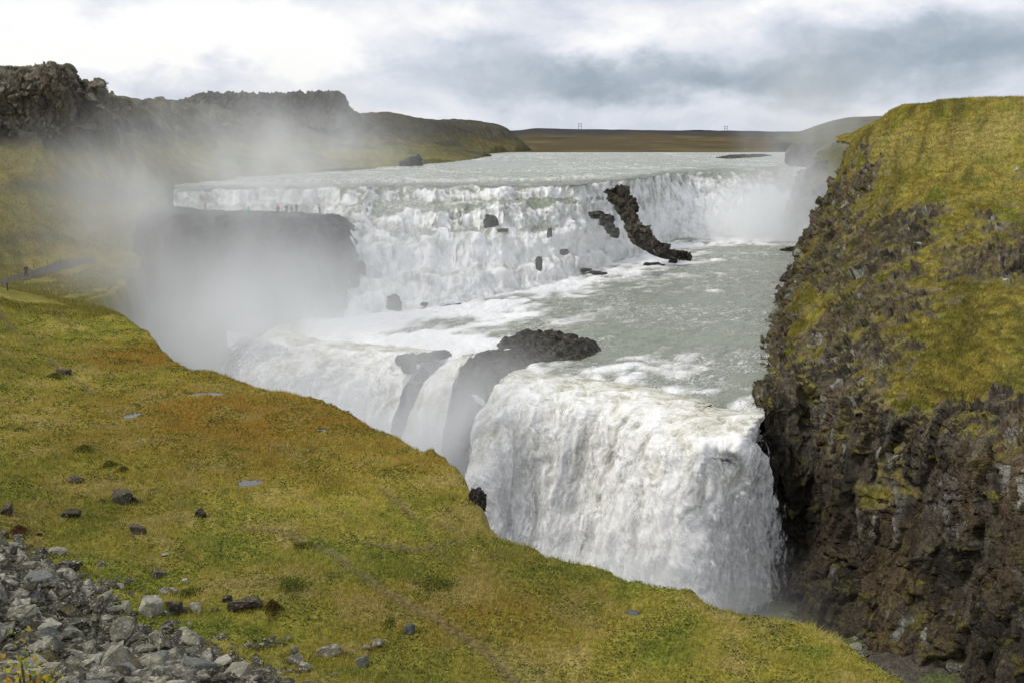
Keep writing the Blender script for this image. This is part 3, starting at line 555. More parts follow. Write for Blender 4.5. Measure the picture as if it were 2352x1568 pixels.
# ------------------------------------------------------------------ pool between the two falls
LIP = [(600,752),(556,775),(620,800),(750,815),(850,822),(920,828),(980,834),(1050,842),(1128,888),(1200,893),(1300,903),(1400,920),(1500,950),(1600,985),(1690,992),(1724,974)]
pool = [(520,744,760),(556,742,775),(620,738,800),(750,730,815),(850,722,822),(920,712,828),(980,704,834),(1050,696,842),(1128,680,888),(1200,664,893),(1300,638,903),(1400,606,920),(1500,565,950),(1600,540,985),(1690,536,992),(1724,534,974),(1770,532,900),(1800,530,780),(1850,528,640),(1900,526,600)]
pcol = []
for px, a, b in pool:
    A, B = PZ(px, a, -27.), PZ(px, b, -27.); n = 5; pcol.append([A+(B-A)*t for t in np.linspace(0, 1, n)])
Gp = loft(pcol, seg([20]+[44]*15+[30]*4), 420); shp = Gp.shape[:2]; pp = Gp.reshape(-1, 3)
LP = np.array([PZ(px, py, -27.)[:2] for px, py in LIP]); BASE = np.array([PZ(px, k[5]+4, -27.)[:2] for px, k in cas.items() if px >= 740]+[PZ(px, py, -27.)[:2] for px, py in [(1530,566),(1640,552),(1790,548)]])
def pl_dist(x, y, L):
    d = np.full(x.shape, 1e9)
    for a, b in zip(L[:-1], L[1:]):
        e = b-a; t = np.clip(((x-a[0])*e[0]+(y-a[1])*e[1])/(e@e), 0, 1); d = np.minimum(d, np.hypot(x-a[0]-t*e[0], y-a[1]-t*e[1]))
    return d
dl, db = pl_dist(pp[:, 0], pp[:, 1], LP), pl_dist(pp[:, 0], pp[:, 1], BASE)
fd = np.array([-.62, -.78]); fs = pp[:, :2]@np.array([.78, -.62]); ft = pp[:, :2]@fd
fq = np.stack([fs, ft, np.zeros_like(fs)], -1)
w1 = fbm(np.stack([fs*.22, ft*.16, ft*0], -1), 4, .55, mode=1); w2 = fbm(np.stack([fs*.9, ft*.6, ft*0], -1), 3, mode=2); w3 = fbm(sc(fq, .06, .05, 0), 3)
rough = np.clip(.5+w3*1.2, .15, 1.3)
leftw = sstep(5, -25, pp[:, 0])
pp[:, 2] += w1*.60*rough+w2*.07+sstep(14, 0, dl)*(w1*.35)+sstep(14, 2, db)*w1*.5
pp[:, 2] -= 2.4*sstep(9, 2, dl)
w4 = fbm(sc(fq, .13, .075, 0)+9, 4, .6); foam = .36+.34*w3+.30*w4+.26*w1; foam = np.minimum(foam, .60)
foam += .50*sstep(26+20*w4, 8, dl)*(.85+.6*w1)
foam += (.40+.3*w1)*sstep(15+14*w4, 1, db)+.20*sstep(44, 8, db+w3*16)*(1+w4)+.26*sstep(16, -22, pp[:, 0])*(1+1.4*w4)
me = raw_mesh('pool', pp, grid_faces(*shp)[:, ::-1], None, {'foam': np.clip(foam, 0, 1.1), 'flow': fq})
o = link('river', me, M['river']); tag(o, 'broad grey green pool between the upper cascades and the lower fall', 'river pool', kind='structure')
# ------------------------------------------------------------------ lower fall
def lip_pts(Lp, Bo):
    """lip pixels -> stations (point on lip, foot point)"""
    A = [PZ(px, py, -27.) for px, py in Lp]; out = []
    for i, a in enumerate(A):
        if Bo[i] is None:
            t = A[min(i+1, len(A)-1)]-A[max(i-1, 0)]; n = np.array([t[1], -t[0], 0]); n /= np.linalg.norm(n)
            if n@np.array([-.4, -.9, 0]) < 0: n = -n
            f = a+n*(6.0); f[2] = -46.
        elif len(Bo[i]) == 2: f = PZ(*Bo[i], -46.)
        else: f = np.array(Bo[i], float)
        out.append((a, f))
    return out
def make_fall(Lp, Bo, nc, nr, label, seed, thick=1.0):
    stn = lip_pts(Lp, Bo); rows = np.array([-1.4, -.9, -.6, -.3, 0, .04, .1, .2, .35, .55, .78, 1.])
    ctrl = []
    for a, f in stn:
        h = f-a; h[2] = 0; hn = h/max(np.linalg.norm(h), 1e-6); hn = hn if np.linalg.norm(h) > 2 and hn@np.array([-.5, -.86, 0]) > .45 else np.array([-.5, -.86, 0]); c = []
        for t in rows:
            if t <= 0: c.append(np.array([a[0], a[1], -27.])+hn*t*6.5+np.array([0, 0, {-1.4: -.25, -.9: -.12, -.6: -.38, -.3: -.85, 0: -1.7}[round(float(t), 1)]]))
            else: c.append(np.array([a[0], a[1], -28.7])+h*(t**.62)+np.array([0, 0, -17.3*t]))
        ctrl.append(c)
    G = loft(ctrl, nc, nr); shp = G.shape[:2]; Nn = grid_normals(G).reshape(-1, 3); Pw = G.reshape(-1, 3)
    if (Nn@np.array([-.3, -.8, .4])).mean() < 0: Nn = -Nn
    du = np.cumsum(np.r_[0, np.linalg.norm(np.diff(G[0, :, :], axis=0), axis=1)]); dv = np.cumsum(np.r_[0, np.linalg.norm(np.diff(G[:, shp[1]//2, :], axis=0), axis=1)])
    U, V = np.meshgrid(du, dv); U = U.ravel(); V = V.ravel()
    tt = np.repeat(np.interp(np.linspace(0, len(rows)-1, shp[0]), np.arange(len(rows)), rows), shp[1])
    q0 = Pw+np.array([seed, 0, 0]); wv = np.stack([fbm(sc(q0, .35, .35, .22)+70, 3), fbm(sc(q0, .35, .35, .22)+90, 3), fbm(sc(q0, .35, .35, .22)+110, 3)], -1)*np.array([1.3, 1.3, 2.4])
    q1 = q0+wv
    plume = fbm(sc(q1, .32, .32, .055), 3, .55)                                  # tall sheaves of water
    puff = fbm(sc(q1, .62, .62, .30), 5, .62)                                    # billows
    puffb = np.sqrt(fbm(sc(q1, .75, .75, .42)+25, 2, .5)**2+.02)                 # soft rounded lumps
    fine = fbm(sc(q1, 2.6, 2.6, 1.4)+45, 4, .65)
    amp = .30*sstep(-1.3, -.6, tt)+.70*sstep(-.3, .25, tt)
    rag_ = fbm(np.stack([U*.16, 0*U+seed, 0*U], -1), 3, .55)*2.2+fbm(np.stack([U*.6, 0*U+seed+3, 0*U], -1), 2)*.5; Pw = Pw+np.array([-.5, -.86, 0])*(rag_*sstep(-1.2, -.3, tt)*sstep(1.1, .3, tt)*thick)[:, None]; G = Pw.reshape(shp[0], shp[1], 3)
    base_disp = (plume*1.5*amp+(puff*.50+puffb*.35)*(.3+.7*amp))*thick*sstep(-1.35, -.9, tt); disp = base_disp+fine*.10*thick*sstep(-1.35, -.9, tt)
    Pw = Pw+Nn*disp[:, None]
    foam = np.clip(.44+.28*sstep(-1.3, .05, tt)+.22*sstep(.12, .6, tt)+.38*plume+.55*puff+.30*fine+.2*(puffb-.3), 0, 1.3)
    me = raw_mesh('waterfall', Pw, grid_faces(*shp), None, {'foam': foam, 'flow': q1})
    o = link('waterfall', me, M['fall'])
    for kv, (gap, sh) in enumerate(((.35, 11.), (.75, 23.), (1.25, 37.))):
        qv = q0*1+sh; pv = fbm(sc(qv+wv, .55, .55, .20), 4, .6); edge = np.minimum(U, du[-1]-U)
        Pv = G.reshape(-1, 3)+Nn*(base_disp+(gap+pv*.7)*thick*sstep(-.5, .15, tt)*(1+.5*tt))[:, None]
        fv = .50-.10*kv+.38*pv-.6*sstep(-.1, -.5, tt)-.45*sstep(1.2, 0, edge)-.25*sstep(.0, -.4, tt)+.12*tt
        n0 = int(shp[0]*.2); ix = np.arange(n0*shp[1], len(Pv))
        mv = raw_mesh('spray', Pv[ix], grid_faces(shp[0]-n0, shp[1]), None, {'foam': np.clip(fv, 0, 1)[ix], 'flow': (q1+sh)[ix]})
        link('spray', mv, M['veil'], o)
    return tag(o, label, 'waterfall', kind='structure')
make_fall([(1118,880),(1160,890),(1200,893),(1300,903),(1400,920),(1500,950),(1600,985),(1690,992),(1728,972)],
          [(-6.5,97,-46),(-4,95,-46),None,None,None,None,(16.,84.5,-46),(1745,1384),(1812,1358)], 420, 300, 'broad white curtain of the lower fall beside the right cliff', 0.)
make_fall([(985,834),(1010,838),(1040,843)], [(-15.5,108,-46),(-12.0,106,-46),(-8.8,104,-46)], 70, 200, 'narrow white stream falling between dark wet rocks', 20., .6)
make_fall([(680,745),(600,752),(556,775),(590,793),(640,803),(750,815),(850,822),(905,827),(950,831)], [(-40,143,-46),(-42,140,-46),(-43,130,-46),(-39,120,-46),(-34,114,-46),(-27,111,-46),(-22,110,-46),(-19,109,-46),(-15.6,108.5,-46)], 420, 240, 'misty white left part of the lower fall', 40., 1.1)
# rock wall behind the lower fall
wl = []
for (px, py) in [(700,745),(600,752),(566,777),(620,801),(750,816),(850,823),(915,829),(960,834),(985,836),(1050,843),(1088,862),(1128,889),(1200,894),(1300,904),(1400,921),(1500,951),(1600,986),(1690,993),(1735,985)]:
    a = PZ(px, py, -27.)+(np.array([1.2, 4.0, 0]) if px > 1650 else 0); wl.append([a+np.array([1.5,3.,-4.0]), a+np.array([.5,1.0,-(.7 if px in (960, 1088) else 3.2)]), a+np.array([.7,1.2,-6]), a+np.array([.9,1.4,-11]), a+np.array([1.2,1.8,-20])])
Gw = loft(wl, 420, 170); Pw_, cw, hw = rockify(Gw, np.ones(Gw.shape[:2]), .5, .45, (.4,.4,.25), .25, 0., 120., dict(dark=(.03,.032,.03), mid=(.06,.062,.058), pale=(.10,.10,.09), rust=(.055,.05,.04)))
tag(sheet('cliff', Pw_, cw, np.ones(len(cw))), 'dark wet rock wall under the brink of the lower fall', 'cliff', kind='structure')
# gorge river and floor
n = 200; X, Y = np.meshgrid(np.linspace(-75, 75, n), np.linspace(30, 160, n)); wq = np.stack([X.ravel(), Y.ravel(), np.zeros(n*n)], -1)
zz_ = -45.6+fbm(sc(wq, .4), 3, mode=1)*.3
me = raw_mesh('gorge_river', np.stack([X.ravel(), Y.ravel(), zz_], -1), grid_faces(n, n), None, {'foam': np.full(n*n, .95), 'flow': wq})
tag(link('river', me, M['river']), 'churning white river at the bottom of the gorge', 'river', kind='structure')
gf = [[PZ(1600,1392,-46.4),PZ(1600,1440,-46.6),q(10,78,-46.6),q(6,62,-46.6)],
      [PZ(1720,1395,-45.5),PZ(1750,1440,-45.2),q(16,72,-45.6),q(14,56,-46)],
      [PZ(1805,1368,-45.2),PZ(1840,1420,-44.8),q(21,72,-44.8),q(20,56,-45)],
      [PZ(1880,1350,-44.0),PZ(1930,1420,-44.2),q(28,72,-44.),q(28,54,-44)],
      [q(32,93,-42),q(34,84,-42),q(38,74,-42),q(46,54,-42)]]
Gf = loft(gf, 200, 220); pq = Gf.reshape(-1, 3); pq[:, 2] += fbm(sc(pq, .3), 4)*.5+fbm(sc(pq, 1.3), 3, mode=1)*.18
cq = cmix(np.tile((.13,.115,.088), (len(pq), 1)), (.085,.078,.064), sstep(-.2,.3,fbm(sc(pq,.8),3)))
g1 = PZ(1900,1440,-44.4); cq = cmix(cq, (.15,.21,.035), np.clip(1.4*np.exp(-((pq[:,0]-g1[0])/4.5)**2-((pq[:,1]-g1[1])/3.)**2)+.5*sstep(.1,.4,fbm(sc(pq,.25)+3,3)), 0, 1))
me = raw_mesh('gorge_floor', pq, grid_faces(*Gf.shape[:2]), cq)
tag(link('ground', me, M['turf']), 'stony gorge floor with a bright mossy patch below the right cliff', 'ground', kind='structure')
# ------------------------------------------------------------------ stones
def rock_bm(seed, n=15, dims=(1,1,1), rough=.04, bev=.035, cuts=1, cub=1.):
    r = random.Random(seed); bm = bmesh.new()
    for i in range(n):
        v = Vector((r.uniform(-1,1), r.uniform(-1,1), r.uniform(-1,1)))
        k = max(abs(v.x), abs(v.y), abs(v.z))*cub+v.length*(1-cub); v = v/k*r.uniform(.72, 1)*.5
        bm.verts.new((v.x*dims[0], v.y*dims[1], v.z*dims[2]))
    h = bmesh.ops.convex_hull(bm, input=bm.verts); bmesh.ops.delete(bm, geom=list({g for g in h['geom_interior']+h['geom_unused'] if isinstance(g, bmesh.types.BMVert)}), context='VERTS')
    bmesh.ops.dissolve_limit(bm, angle_limit=R(9), verts=bm.verts, edges=bm.edges)
    if bev: bmesh.ops.bevel(bm, geom=list(bm.edges), offset=bev, segments=1, affect='EDGES', clamp_overlap=True)
    bmesh.ops.triangulate(bm, faces=bm.faces)
    if cuts:
        bmesh.ops.subdivide_edges(bm, edges=[e for e in bm.edges if e.calc_length() > .22], cuts=cuts, use_grid_fill=True)
        bmesh.ops.triangulate(bm, faces=bm.faces)
        for v in bm.verts: v.co += Vector((r.gauss(0, rough*.5), r.gauss(0, rough*.5), r.gauss(0, rough*.5)))
    return bm
def bm_mesh(name, bm, mat=None, smooth=False):
    me = bpy.data.meshes.new(name); bm.normal_update(); bm.to_mesh(me); bm.free()
    if smooth: me.polygons.foreach_set('use_smooth', np.ones(len(me.polygons), bool))
    if mat: me.materials.append(mat)
    return me
SCR_SHAPES = [((1,.8,.6),13), ((1,.62,.42),12), ((1,.75,.5),16), ((.9,.85,.7),14), ((1,.5,.3),11), ((1,.7,.28),12)]
LIB = {}
def lib(kind, i):
    k = (kind, i % 18)
    if k not in LIB:
        d, n = SCR_SHAPES[(i % 18) % len(SCR_SHAPES)]; LIB[k] = bm_mesh('rock', rock_bm(100+i % 18, n, d, .025), M[kind])
    return LIB[k]
def pxsize(p): return FPX/float(p[1]*CP-p[2]*SP)          # pixels per metre there
def place_rock(name, me, p, size, rot, label, cat, group=None, sink=.2, scl=(1,1,1)):
    o = bpy.data.objects.new(name, me); COL.objects.link(o); o.location = (p[0], p[1], p[2]); o.rotation_euler = rot; o.scale = (size*scl[0], size*scl[1], size*scl[2])
    return tag(o, label, cat, group)
# scree slope: the largest stones are things, the rest is one heap of rubble
cand = []
tries = 0
r_ = random.Random(21)
while len(cand) < 3600 and tries < 90000:
    tries += 1
    px, py = r_.uniform(-60, 700), r_.uniform(1235, 1610)
    d = ray(px, py)
    # cheap test in plan: random ground point inside the polygon and in frame
    x, y = r_.uniform(-36, -2), r_.uniform(9, 52)
    b = math.degrees(math.atan2(x, y))
    if b < -33: continue
    sdv = float(poly_sdf(np.array([x]), np.array([y]), SCREE)[0])
    if sdv < -2.6 or (sdv < 0 and r_.random() > math.exp(sdv*1.6)*.6): continue
    z = gz1(x, y); dd = y*CP-z*SP; vx = x/dd*FPX+CX; vy = CY-(z*CP+y*SP)/dd*FPX
    if vx < -40 or vy > 1600 or vy < 1230: continue
    # an old grass-grown strip runs down through the scree
    strip = abs((vy-1290)-(vx-10)*.72); 
    if strip < 16 and vx < 330 and r_.random() < .8: continue
    s_ = min(1.15, .285*math.exp(r_.gauss(0, .56)))*(1. if sdv > .5 else .75)
    cand.append((s_*pxsize((x, y, z)), s_, x, y, z))
cand.sort(reverse=True)
def scree_rot(): return (r_.uniform(-.5, .5), r_.uniform(-.5, .5), r_.uniform(0, 6.28))
GRP = 'angular stones of the scree slope'
tone_kinds = ['scree', 'scree', 'scree', 'pale', 'slate', 'dark']
TL = {'scree': 'angular grey brown stone of the scree slope at the hill foot', 'pale': 'pale cream angular stone lying among the grey scree', 'slate': 'blue grey slaty stone lying among the scree', 'dark': 'blackish brown stone lying among the paler scree'}
SL = {('scree','l'):'large angular grey brown block in the scree slope', ('pale','l'):'large pale cream block in the scree slope', ('slate','l'):'large blue grey block in the scree slope', ('dark','l'):'large blackish block in the scree slope'}
for i, (ps, s_, x, y, z) in enumerate(cand[:240]):
    k = r_.choices(['scree', 'pale', 'slate', 'dark'], [.62, .17, .08, .13])[0]
    place_rock('rock', lib(k, i*7+3), (x, y, z+s_*.12), s_*1.35, scree_rot(), SL[(k, 'l')] if i < 45 else TL[k], 'rock', GRP+(' that are large' if i < 45 else ''))
VB, FB, off = [], [], 0
for kind in ('scree', 'pale'):
    V, Fc, off = [], [], 0
    for i, (ps, s_, x, y, z) in enumerate(cand[240:]):
        if (i % 5 == 0) != (kind == 'pale'): continue
        me = lib('scree', i*5+1); n = len(me.vertices); co = np.empty(n*3, np.float32); me.vertices.foreach_get('co', co); co = co.reshape(-1, 3)
        m3 = np.array(Euler(scree_rot()).to_matrix()); co = co@m3.T*s_*1.4+np.array([x, y, z+s_*.08])
        f = np.empty(len(me.loops), np.int32); me.loops.foreach_get('vertex_index', f); V.append(co); Fc.append(f.reshape(-1, 3)+off); off += n
    me = raw_mesh('scree', np.concatenate(V), np.concatenate(Fc), smooth=False)
    tag(link('rubble', me, M[kind]), {'scree': 'grey brown rubble filling the gaps of the scree slope', 'pale': 'scattered pale chips of rubble on the scree slope'}[kind], 'rubble', kind='stuff')
# single stones of the meadow: centre of the base, width and height in the photograph, kind of stone, label
MEADOW = [
 (547,1409,92,27,'dark',(1,.7,.42),'broad flat topped dark boulder alone in the grass, largest of the meadow'),
 (521,1384,21,17,'dark',(1,.8,.8),'small black rough stone touching the back of the broad flat topped boulder'),
 (492,1405,18,9,'dark',(1,.7,.5),'low dark stone just left of the broad flat topped boulder'),
 (444,1411,32,24,'scree',(1,.8,.8),'rounded grey stone with a pale right side in the grass above the scree'),
 (424,1409,15,13,'scree',(1,.8,.8),'small grey stone leaning on the rounded pale sided stone'),
 (391,1410,46,26,'dark',(1,.7,.6),'dark stone capped with brown moss at the scree edge'),
 (379,1413,19,10,'pale',(1,.6,.5),'small pale chip in front of the moss capped dark stone'),
 (349,1388,32,20,'scree',(1,.7,.6),'grey wedge of stone at the top of the scree margin'),
 (289,1408,21,31,'pale',(.7,.6,1),'pale upright stone standing at the scree margin'),
 (335,1416,58,44,'pale',(1,.8,.75),'big pale cracked block behind the scree margin'),
 (277,1160,48,34,'dark',(1,.8,.7),'dark two pointed boulder in the meadow left of the long puddle'),
 (308,1155,17,15,'dark',(1,.8,.8),'small dark stone leaning against the two pointed boulder'),
 (234,1152,13,7,'dark',(1,.8,.5),'tiny dark stone a step left of the two pointed boulder'),
 (460,1191,27,22,'dark',(1,.8,.85),'black wedge shaped stone alone in the yellow grass'),
 (314,1228,35,21,'dark',(1,.8,.6),'dark flat boulder sunk in leafy ground cover'),
 (161,1188,40,14,'dark',(1,.7,.4),'long low dark stone half buried in ground cover'),
 (172,1110,30,16,'dark',(1,.8,.55),'mottled dark boulder on the left of the meadow'),
 (10,1185,40,28,'dark',(1,.8,.7),'dark craggy boulder cut off by the left edge of the view'),
 (356,1330,30,21,'scree',(1,.8,.7),'grey stone with a bright white face in the meadow'),
 (376,1322,18,9,'pale',(1,.6,.5),'pale flat stone lying against the white faced stone'),
 (424,1341,13,11,'pale',(1,.9,.8),'small round whitish stone alone in the grass'),
 (378,1280,20,7,'scree',(1,.6,.4),'thin grey slab lying in the grass above the white faced stone'),
 (294,1344,22,17,'scree',(1,.8,.8),'small grey pyramid shaped stone in a mossy hollow'),
 (273,1353,26,12,'scree',(1,.6,.4),'grey slab beside the pyramid shaped stone'),
 (244,1350,38,13,'scree',(1,.5,.35),'long grey slab above the scree edge'),
 (376,1367,26,16,'scree',(1,.7,.6),'grey block beside a leafy hummock'),
 (394,1364,22,13,'scree',(1,.7,.6),'brownish block joined to the grey block beside the leafy hummock'),
 (154,1340,50,34,'pale',(1,.8,.65),'large light grey cracked boulder at the top of the scree'),
 (188,1352,34,20,'pale',(1,.7,.55),'whitish wedge below the large light grey cracked boulder'),
 (155,1312,44,20,'scree',(1,.6,.45),'dark grey slab behind the large light grey cracked boulder'),
 (128,1275,40,17,'scree',(1,.6,.4),'grey slab in the grass at the upper end of the scree'),
 (675,1505,20,19,'pale',(1,.8,.9),'upright pale grey stone to the right of the stone heap'),
 (678,1528,42,24,'pale',(1,.7,.55),'light brown flat boulder below the upright pale stone'),
 (752,1513,58,26,'scree',(1,.7,.5),'grey boulder overgrown with reddish moss right of the stone heap'),
 (767,1553,14,11,'scree',(1,.8,.8),'small grey stone near the bottom edge below the mossy boulder'),
 (940,1459,26,26,'slate',(1,.45,.9),'tilted blue grey slab standing in the grass by the sheep track'),
 (864,1488,31,16,'pale',(1,.7,.5),'pale smooth block beside a smaller stone near the sheep track'),
 (842,1495,20,14,'scree',(1,.8,.7),'small grey stone beside the pale smooth block'),
 (831,1534,36,28,'slate',(1,.6,.8),'dark pointed stone below the pale smooth block'),
 (143,860,31,12,'dark',(1,.6,.4),'dark flat stone beside the upper sheep track'),
 (88,1230,16,8,'dark',(1,.8,.5),'small dark stone near the reddish mound'),
 (700,1538,26,12,'scree',(1,.7,.5),'flat grey stone at the right end of the scree'),
 (22,1262,30,14,'scree',(1,.7,.5),'grey stone at the upper left end of the scree'),
]
for i, (px, py, w, h, kind, shp_, lab) in enumerate(MEADOW):
    p = on_ground(px, py); k = pxsize(p); W, H = w/k, h/k
    me = bm_mesh('boulder', rock_bm(500+i*3, 18, (1, .85, 1), .03, .05), M[kind])
    o = bpy.data.objects.new('boulder', me); COL.objects.link(o); o.location = (p[0], p[1]+W*.3, p[2]+H*.30); o.rotation_euler = (r_.uniform(-.08, .08), r_.uniform(-.12, .12), r_.uniform(-.3, .3)); o.scale = (W*1.1, W*.8, H*1.35)
    tag(o, lab, 'boulder')
HEAP = [(566,1489,20),(578,1484,16),(590,1491,22),(600,1482,20),(607,1474,18),(615,1487,20),(622,1478,22),(628,1470,18),(634,1488,18),(640,1479,18),(648,1470,16),(652,1484,16),(662,1470,18),(571,1478,12),(585,1476,14),(612,1493,14),(556,1486,13)]
for i, (px, py, w) in enumerate(HEAP):
    p = on_ground(px, py); k = pxsize(p); s_ = w/k*1.05
    place_rock('rock', lib(['scree','scree','dark'][i % 3], i*11+2), (p[0], p[1], p[2]+s_*.22), s_, scree_rot(), 'fist to head sized stone of the small heap in the grass', 'rock', 'stones of the small heap in the grass')
# boulders standing in the white water and along the shores
def water_rock(px, py, w, h, y, lab, kind='wet', seed=0, n=20, depth=.8, name='boulder', cluster=None):
    """px,py = base centre; w,h size in the photograph; y = distance"""
    parts = cluster or [(px, py, w, h)]
    bm = bmesh.new(); base = PY(px, py, y); k = pxsize(base)
    for j, (a, b_, cw, ch) in enumerate(parts):
        c = PY(a, b_, y+(0 if cluster is None else (b_-py)*-.12)); rb = rock_bm(900+seed*17+j, n+8, (1, 1, 1), .10, .05, 3, .6); W, H = cw/k, ch/k
        for v in rb.verts: v.co = Vector((v.co.x*W*1.12, v.co.y*W*depth, v.co.z*H*1.25+H*.22)) + Vector(c-base)
        t = bpy.data.meshes.new('t'); rb.to_mesh(t); rb.free(); bm.from_mesh(t); bpy.data.meshes.remove(t)
    o = bpy.data.objects.new(name, bm_mesh(name, bm, M[kind])); COL.objects.link(o); o.location = base; return tag(o, lab, 'rock')
def ydist(py, z): return float(PZ(1176, py, z)[1])
WR = [
 (1127,521,38,42,ydist(521,-17.6)-.6,'tall rounded dark boulder with water pouring over it in the middle of the cascades'),
 (1155,531,28,10,ydist(531,-18)-.5,'low dark rock just right below the tall boulder in the cascades'),
 (1263,540,15,24,170,'narrow dark rock jutting from the lower cascade'),
 (1296,582,26,15,174,'dark pointed rock in the lower cascade below the narrow one'),
 (1238,612,18,36,164,'wet slab showing through the lower cascade'),
 (904,702,44,36,150,'large dark rock at the foot of the cascades'),
 (975,702,20,11,149,'small flat dark rock right of the large one at the foot of the cascades'),
 (867,500,30,15,186,'dark rock edge between the first and second cascade step'),
 (1545,604,17,8,ydist(604,-27),'small black rock lying in the pool right of the flat shoal'),
 (950,381,32,24,314,'largest dark boulder on the far left shore of the upper river'),
 (926,382,15,12,312,'round boulder left of the largest one on the far shore'),
 (941,383,14,9,310,'low boulder in front of the largest one on the far shore'),
 (966,380,12,8,316,'small boulder right of the largest one on the far shore'),
 (1110,364,30,10,425,'dark rocks at the tip of the left shore'),
 (605,417,9,5,228,'tiny dark rock in the upper river near the left shore'),
]
for i, (px, py, w, h, y, lab) in enumerate(WR): water_rock(px, py, w*(.85 if y < 200 else 1.15), h*(.8 if y < 200 else 1.2), y, lab, 'wet', i)
RID = [(1396,446,207,.6,1.2),(1410,452,206,1.6,2.6),(1428,462,205,2.2,3.6),(1440,482,203,2.1,4.2),(1446,504,202,1.9,3.4),(1456,528,201,2.2,3.6),(1474,548,200,2.3,3.0),(1494,562,200,2.0,2.2),(1516,574,200,1.8,1.3),(1545,582,201,1.8,.8),(1580,586,202,1.0,.4)]
rc_ = []
for px, py, y, w, h in RID:
    c0 = PY(px, py, y); rc_.append([c0+np.array([math.cos(t)*w*.66, -abs(math.sin(t))*.6-math.cos(t)*.3, h*.85*math.sin(t)-1.2*(abs(math.cos(t)) > .95)]) for t in np.linspace(math.pi, 0, 9)])
Gr_ = loft(rc_, 240, 110); Pr_, cr_, _h = rockify(Gr_, np.ones(Gr_.shape[:2]), .5, .75, (.55,.55,.5), .35, 0., 210., dict(dark=(.055,.050,.042), mid=(.125,.110,.085), pale=(.20,.185,.15), rust=(.12,.095,.04)))
tag(sheet('rock_ridge', Pr_, cr_, np.ones(len(cr_)), True), 'dark craggy rock ridge dividing the cascades from the upper fall', 'rock')
p_ = PZ(1098, 1150, -22.3); water_rock(1098, 1160, 34, 50, float(p_[1])+.2, 'dark bare rock breaking out of the turf at a notch in the gorge rim', 'dark', 49, 18, .8, 'rim_rock', [(1096,1160,40,52)])
water_rock(412, 486, 50, 40, 189, 'dark shore rocks where the left hillside meets the top cascade', 'wet', 48, 20, .9, 'shore_rock', [(392,462,34,36),(404,472,36,30),(420,484,44,26),(446,489,50,20),(432,487,40,22)])
water_rock(1392, 520, 50, 40, 184, 'wet rock slab sloping down in the cascade left of the ridge', 'wet', 41, 20, .8, 'boulder', [(1372,498,36,16),(1392,512,34,26),(1404,528,28,26),(1412,540,20,20)])
water_rock(1502, 608, 44, 8, ydist(608,-27.), 'flat shoal of black stones in the pool below the ridge', 'wet', 42, 16, 1., 'shoal', [(1488,608,22,6),(1504,609,26,8),(1520,611,20,5),(1497,611,18,5)])
water_rock(1560, 470, 36, 40, 263.2, 'dark rock showing through the veil of the upper fall', 'wet', 43, 20, .5, 'boulder', [(1553,456,22,18),(1560,505,34,34)])
water_rock(1825, 580, 60, 20, 226, 'dark rocky spit at the foot of the right bank', 'wet', 44, 20, 1., 'rock_spit', [(1806,577,26,8),(1822,579,34,16),(1842,580,34,22),(1816,582,28,8)])
water_rock(1366, 626, 50, 8, ydist(628,-27.), 'flat wet rocks at the right foot of the cascades', 'wet', 45, 16, 1., 'shoal', [(1345,622,26,7),(1368,627,30,6),(1385,629,20,5)])
water_rock(806, 640, 60, 60, 156, 'dark rock shoulder under small falls beside the ledge', 'wet', 46, 20, .7, 'boulder', [(800,630,36,40),(826,622,30,28),(786,668,34,34),(815,655,22,20)])
water_rock(980, 826, 90, 24, 117.5, 'dark wet rock shelf at the brink left of the narrow stream', 'wet', 47, 20, .9, 'rock_shelf', [(925,832,34,22),(950,826,40,20),(985,822,50,18),(1015,818,44,16),(940,850,30,30)])
# the rock island at the brink and the low islet upstream: height fields with broken blocks
def islet(name, outline, zw, hmax, rim, label, nx, cell, tilt=0.):
    Pn = np.array([PZ(px, py, zw)[:2] for px, py in outline]); x0, y0 = Pn.min(0)-.6; x1, y1 = Pn.max(0)+.6
    ny = max(30, int(nx*(y1-y0)/(x1-x0))); X, Y = np.meshgrid(np.linspace(x0, x1, nx), np.linspace(y0, y1, ny)); X = X.ravel(); Y = Y.ravel()
    p = np.stack([X, Y, X*0], -1); sdv = poly_sdf(X, Y, Pn)+fbm(sc(p, .5), 3)*.5
    hgt = hmax*(.55+.45*fbm(sc(p, .16), 2))*sstep(-.2, rim, sdv)
    d1, r1, v1, e1 = voronoi(sc(p, cell, cell*1.6, 1)); d2, r2, v2, e2 = voronoi(sc(p, cell*2.4, cell*3.4, 1)+5)
    hgt += sstep(-.1, .8, sdv)*(((r1[:, 0]-.5)*.9+(v1[:, 0]*(r1[:, 1]-.5)+v1[:, 1]*(r1[:, 2]-.2))*.9-.3*(1-sstep(0, .1, e1)))*hmax*.36+((r2[:, 0]-.5)*.35+(v2[:, 1])*.35)*hmax*.3)
    z = zw-1.2+1.2*sstep(-.5, .0, sdv)+hgt-7*sstep(-.25, -1.3, sdv)
    C = cmix(np.tile((.060,.059,.053), (len(X), 1)), (.135,.125,.105), sstep(.2, .9, r2[:, 2])); C = cmix(C, (.10,.078,.03), .6*sstep(.1, .5, fbm(sc(p, .3)+4, 2)))
    me = raw_mesh(name, np.stack([X, Y, z], -1), grid_faces(ny, nx), C, {'rock': np.ones(len(X))}); return tag(link(name, me, M['bank']), label, 'rock island')
islet('rock_island', [(1058,846),(1140,868),(1166,853),(1208,837),(1240,830),(1335,826),(1378,806),(1378,797),(1345,787),(1300,778),(1262,774),(1240,776),(1214,770),(1185,774),(1142,790),(1146,800),(1180,802),(1160,816),(1106,822),(1070,834)], -27., 1.55, 1.1, 'jagged dark rock island with a low arm at the brink of the lower fall', 260, .75)
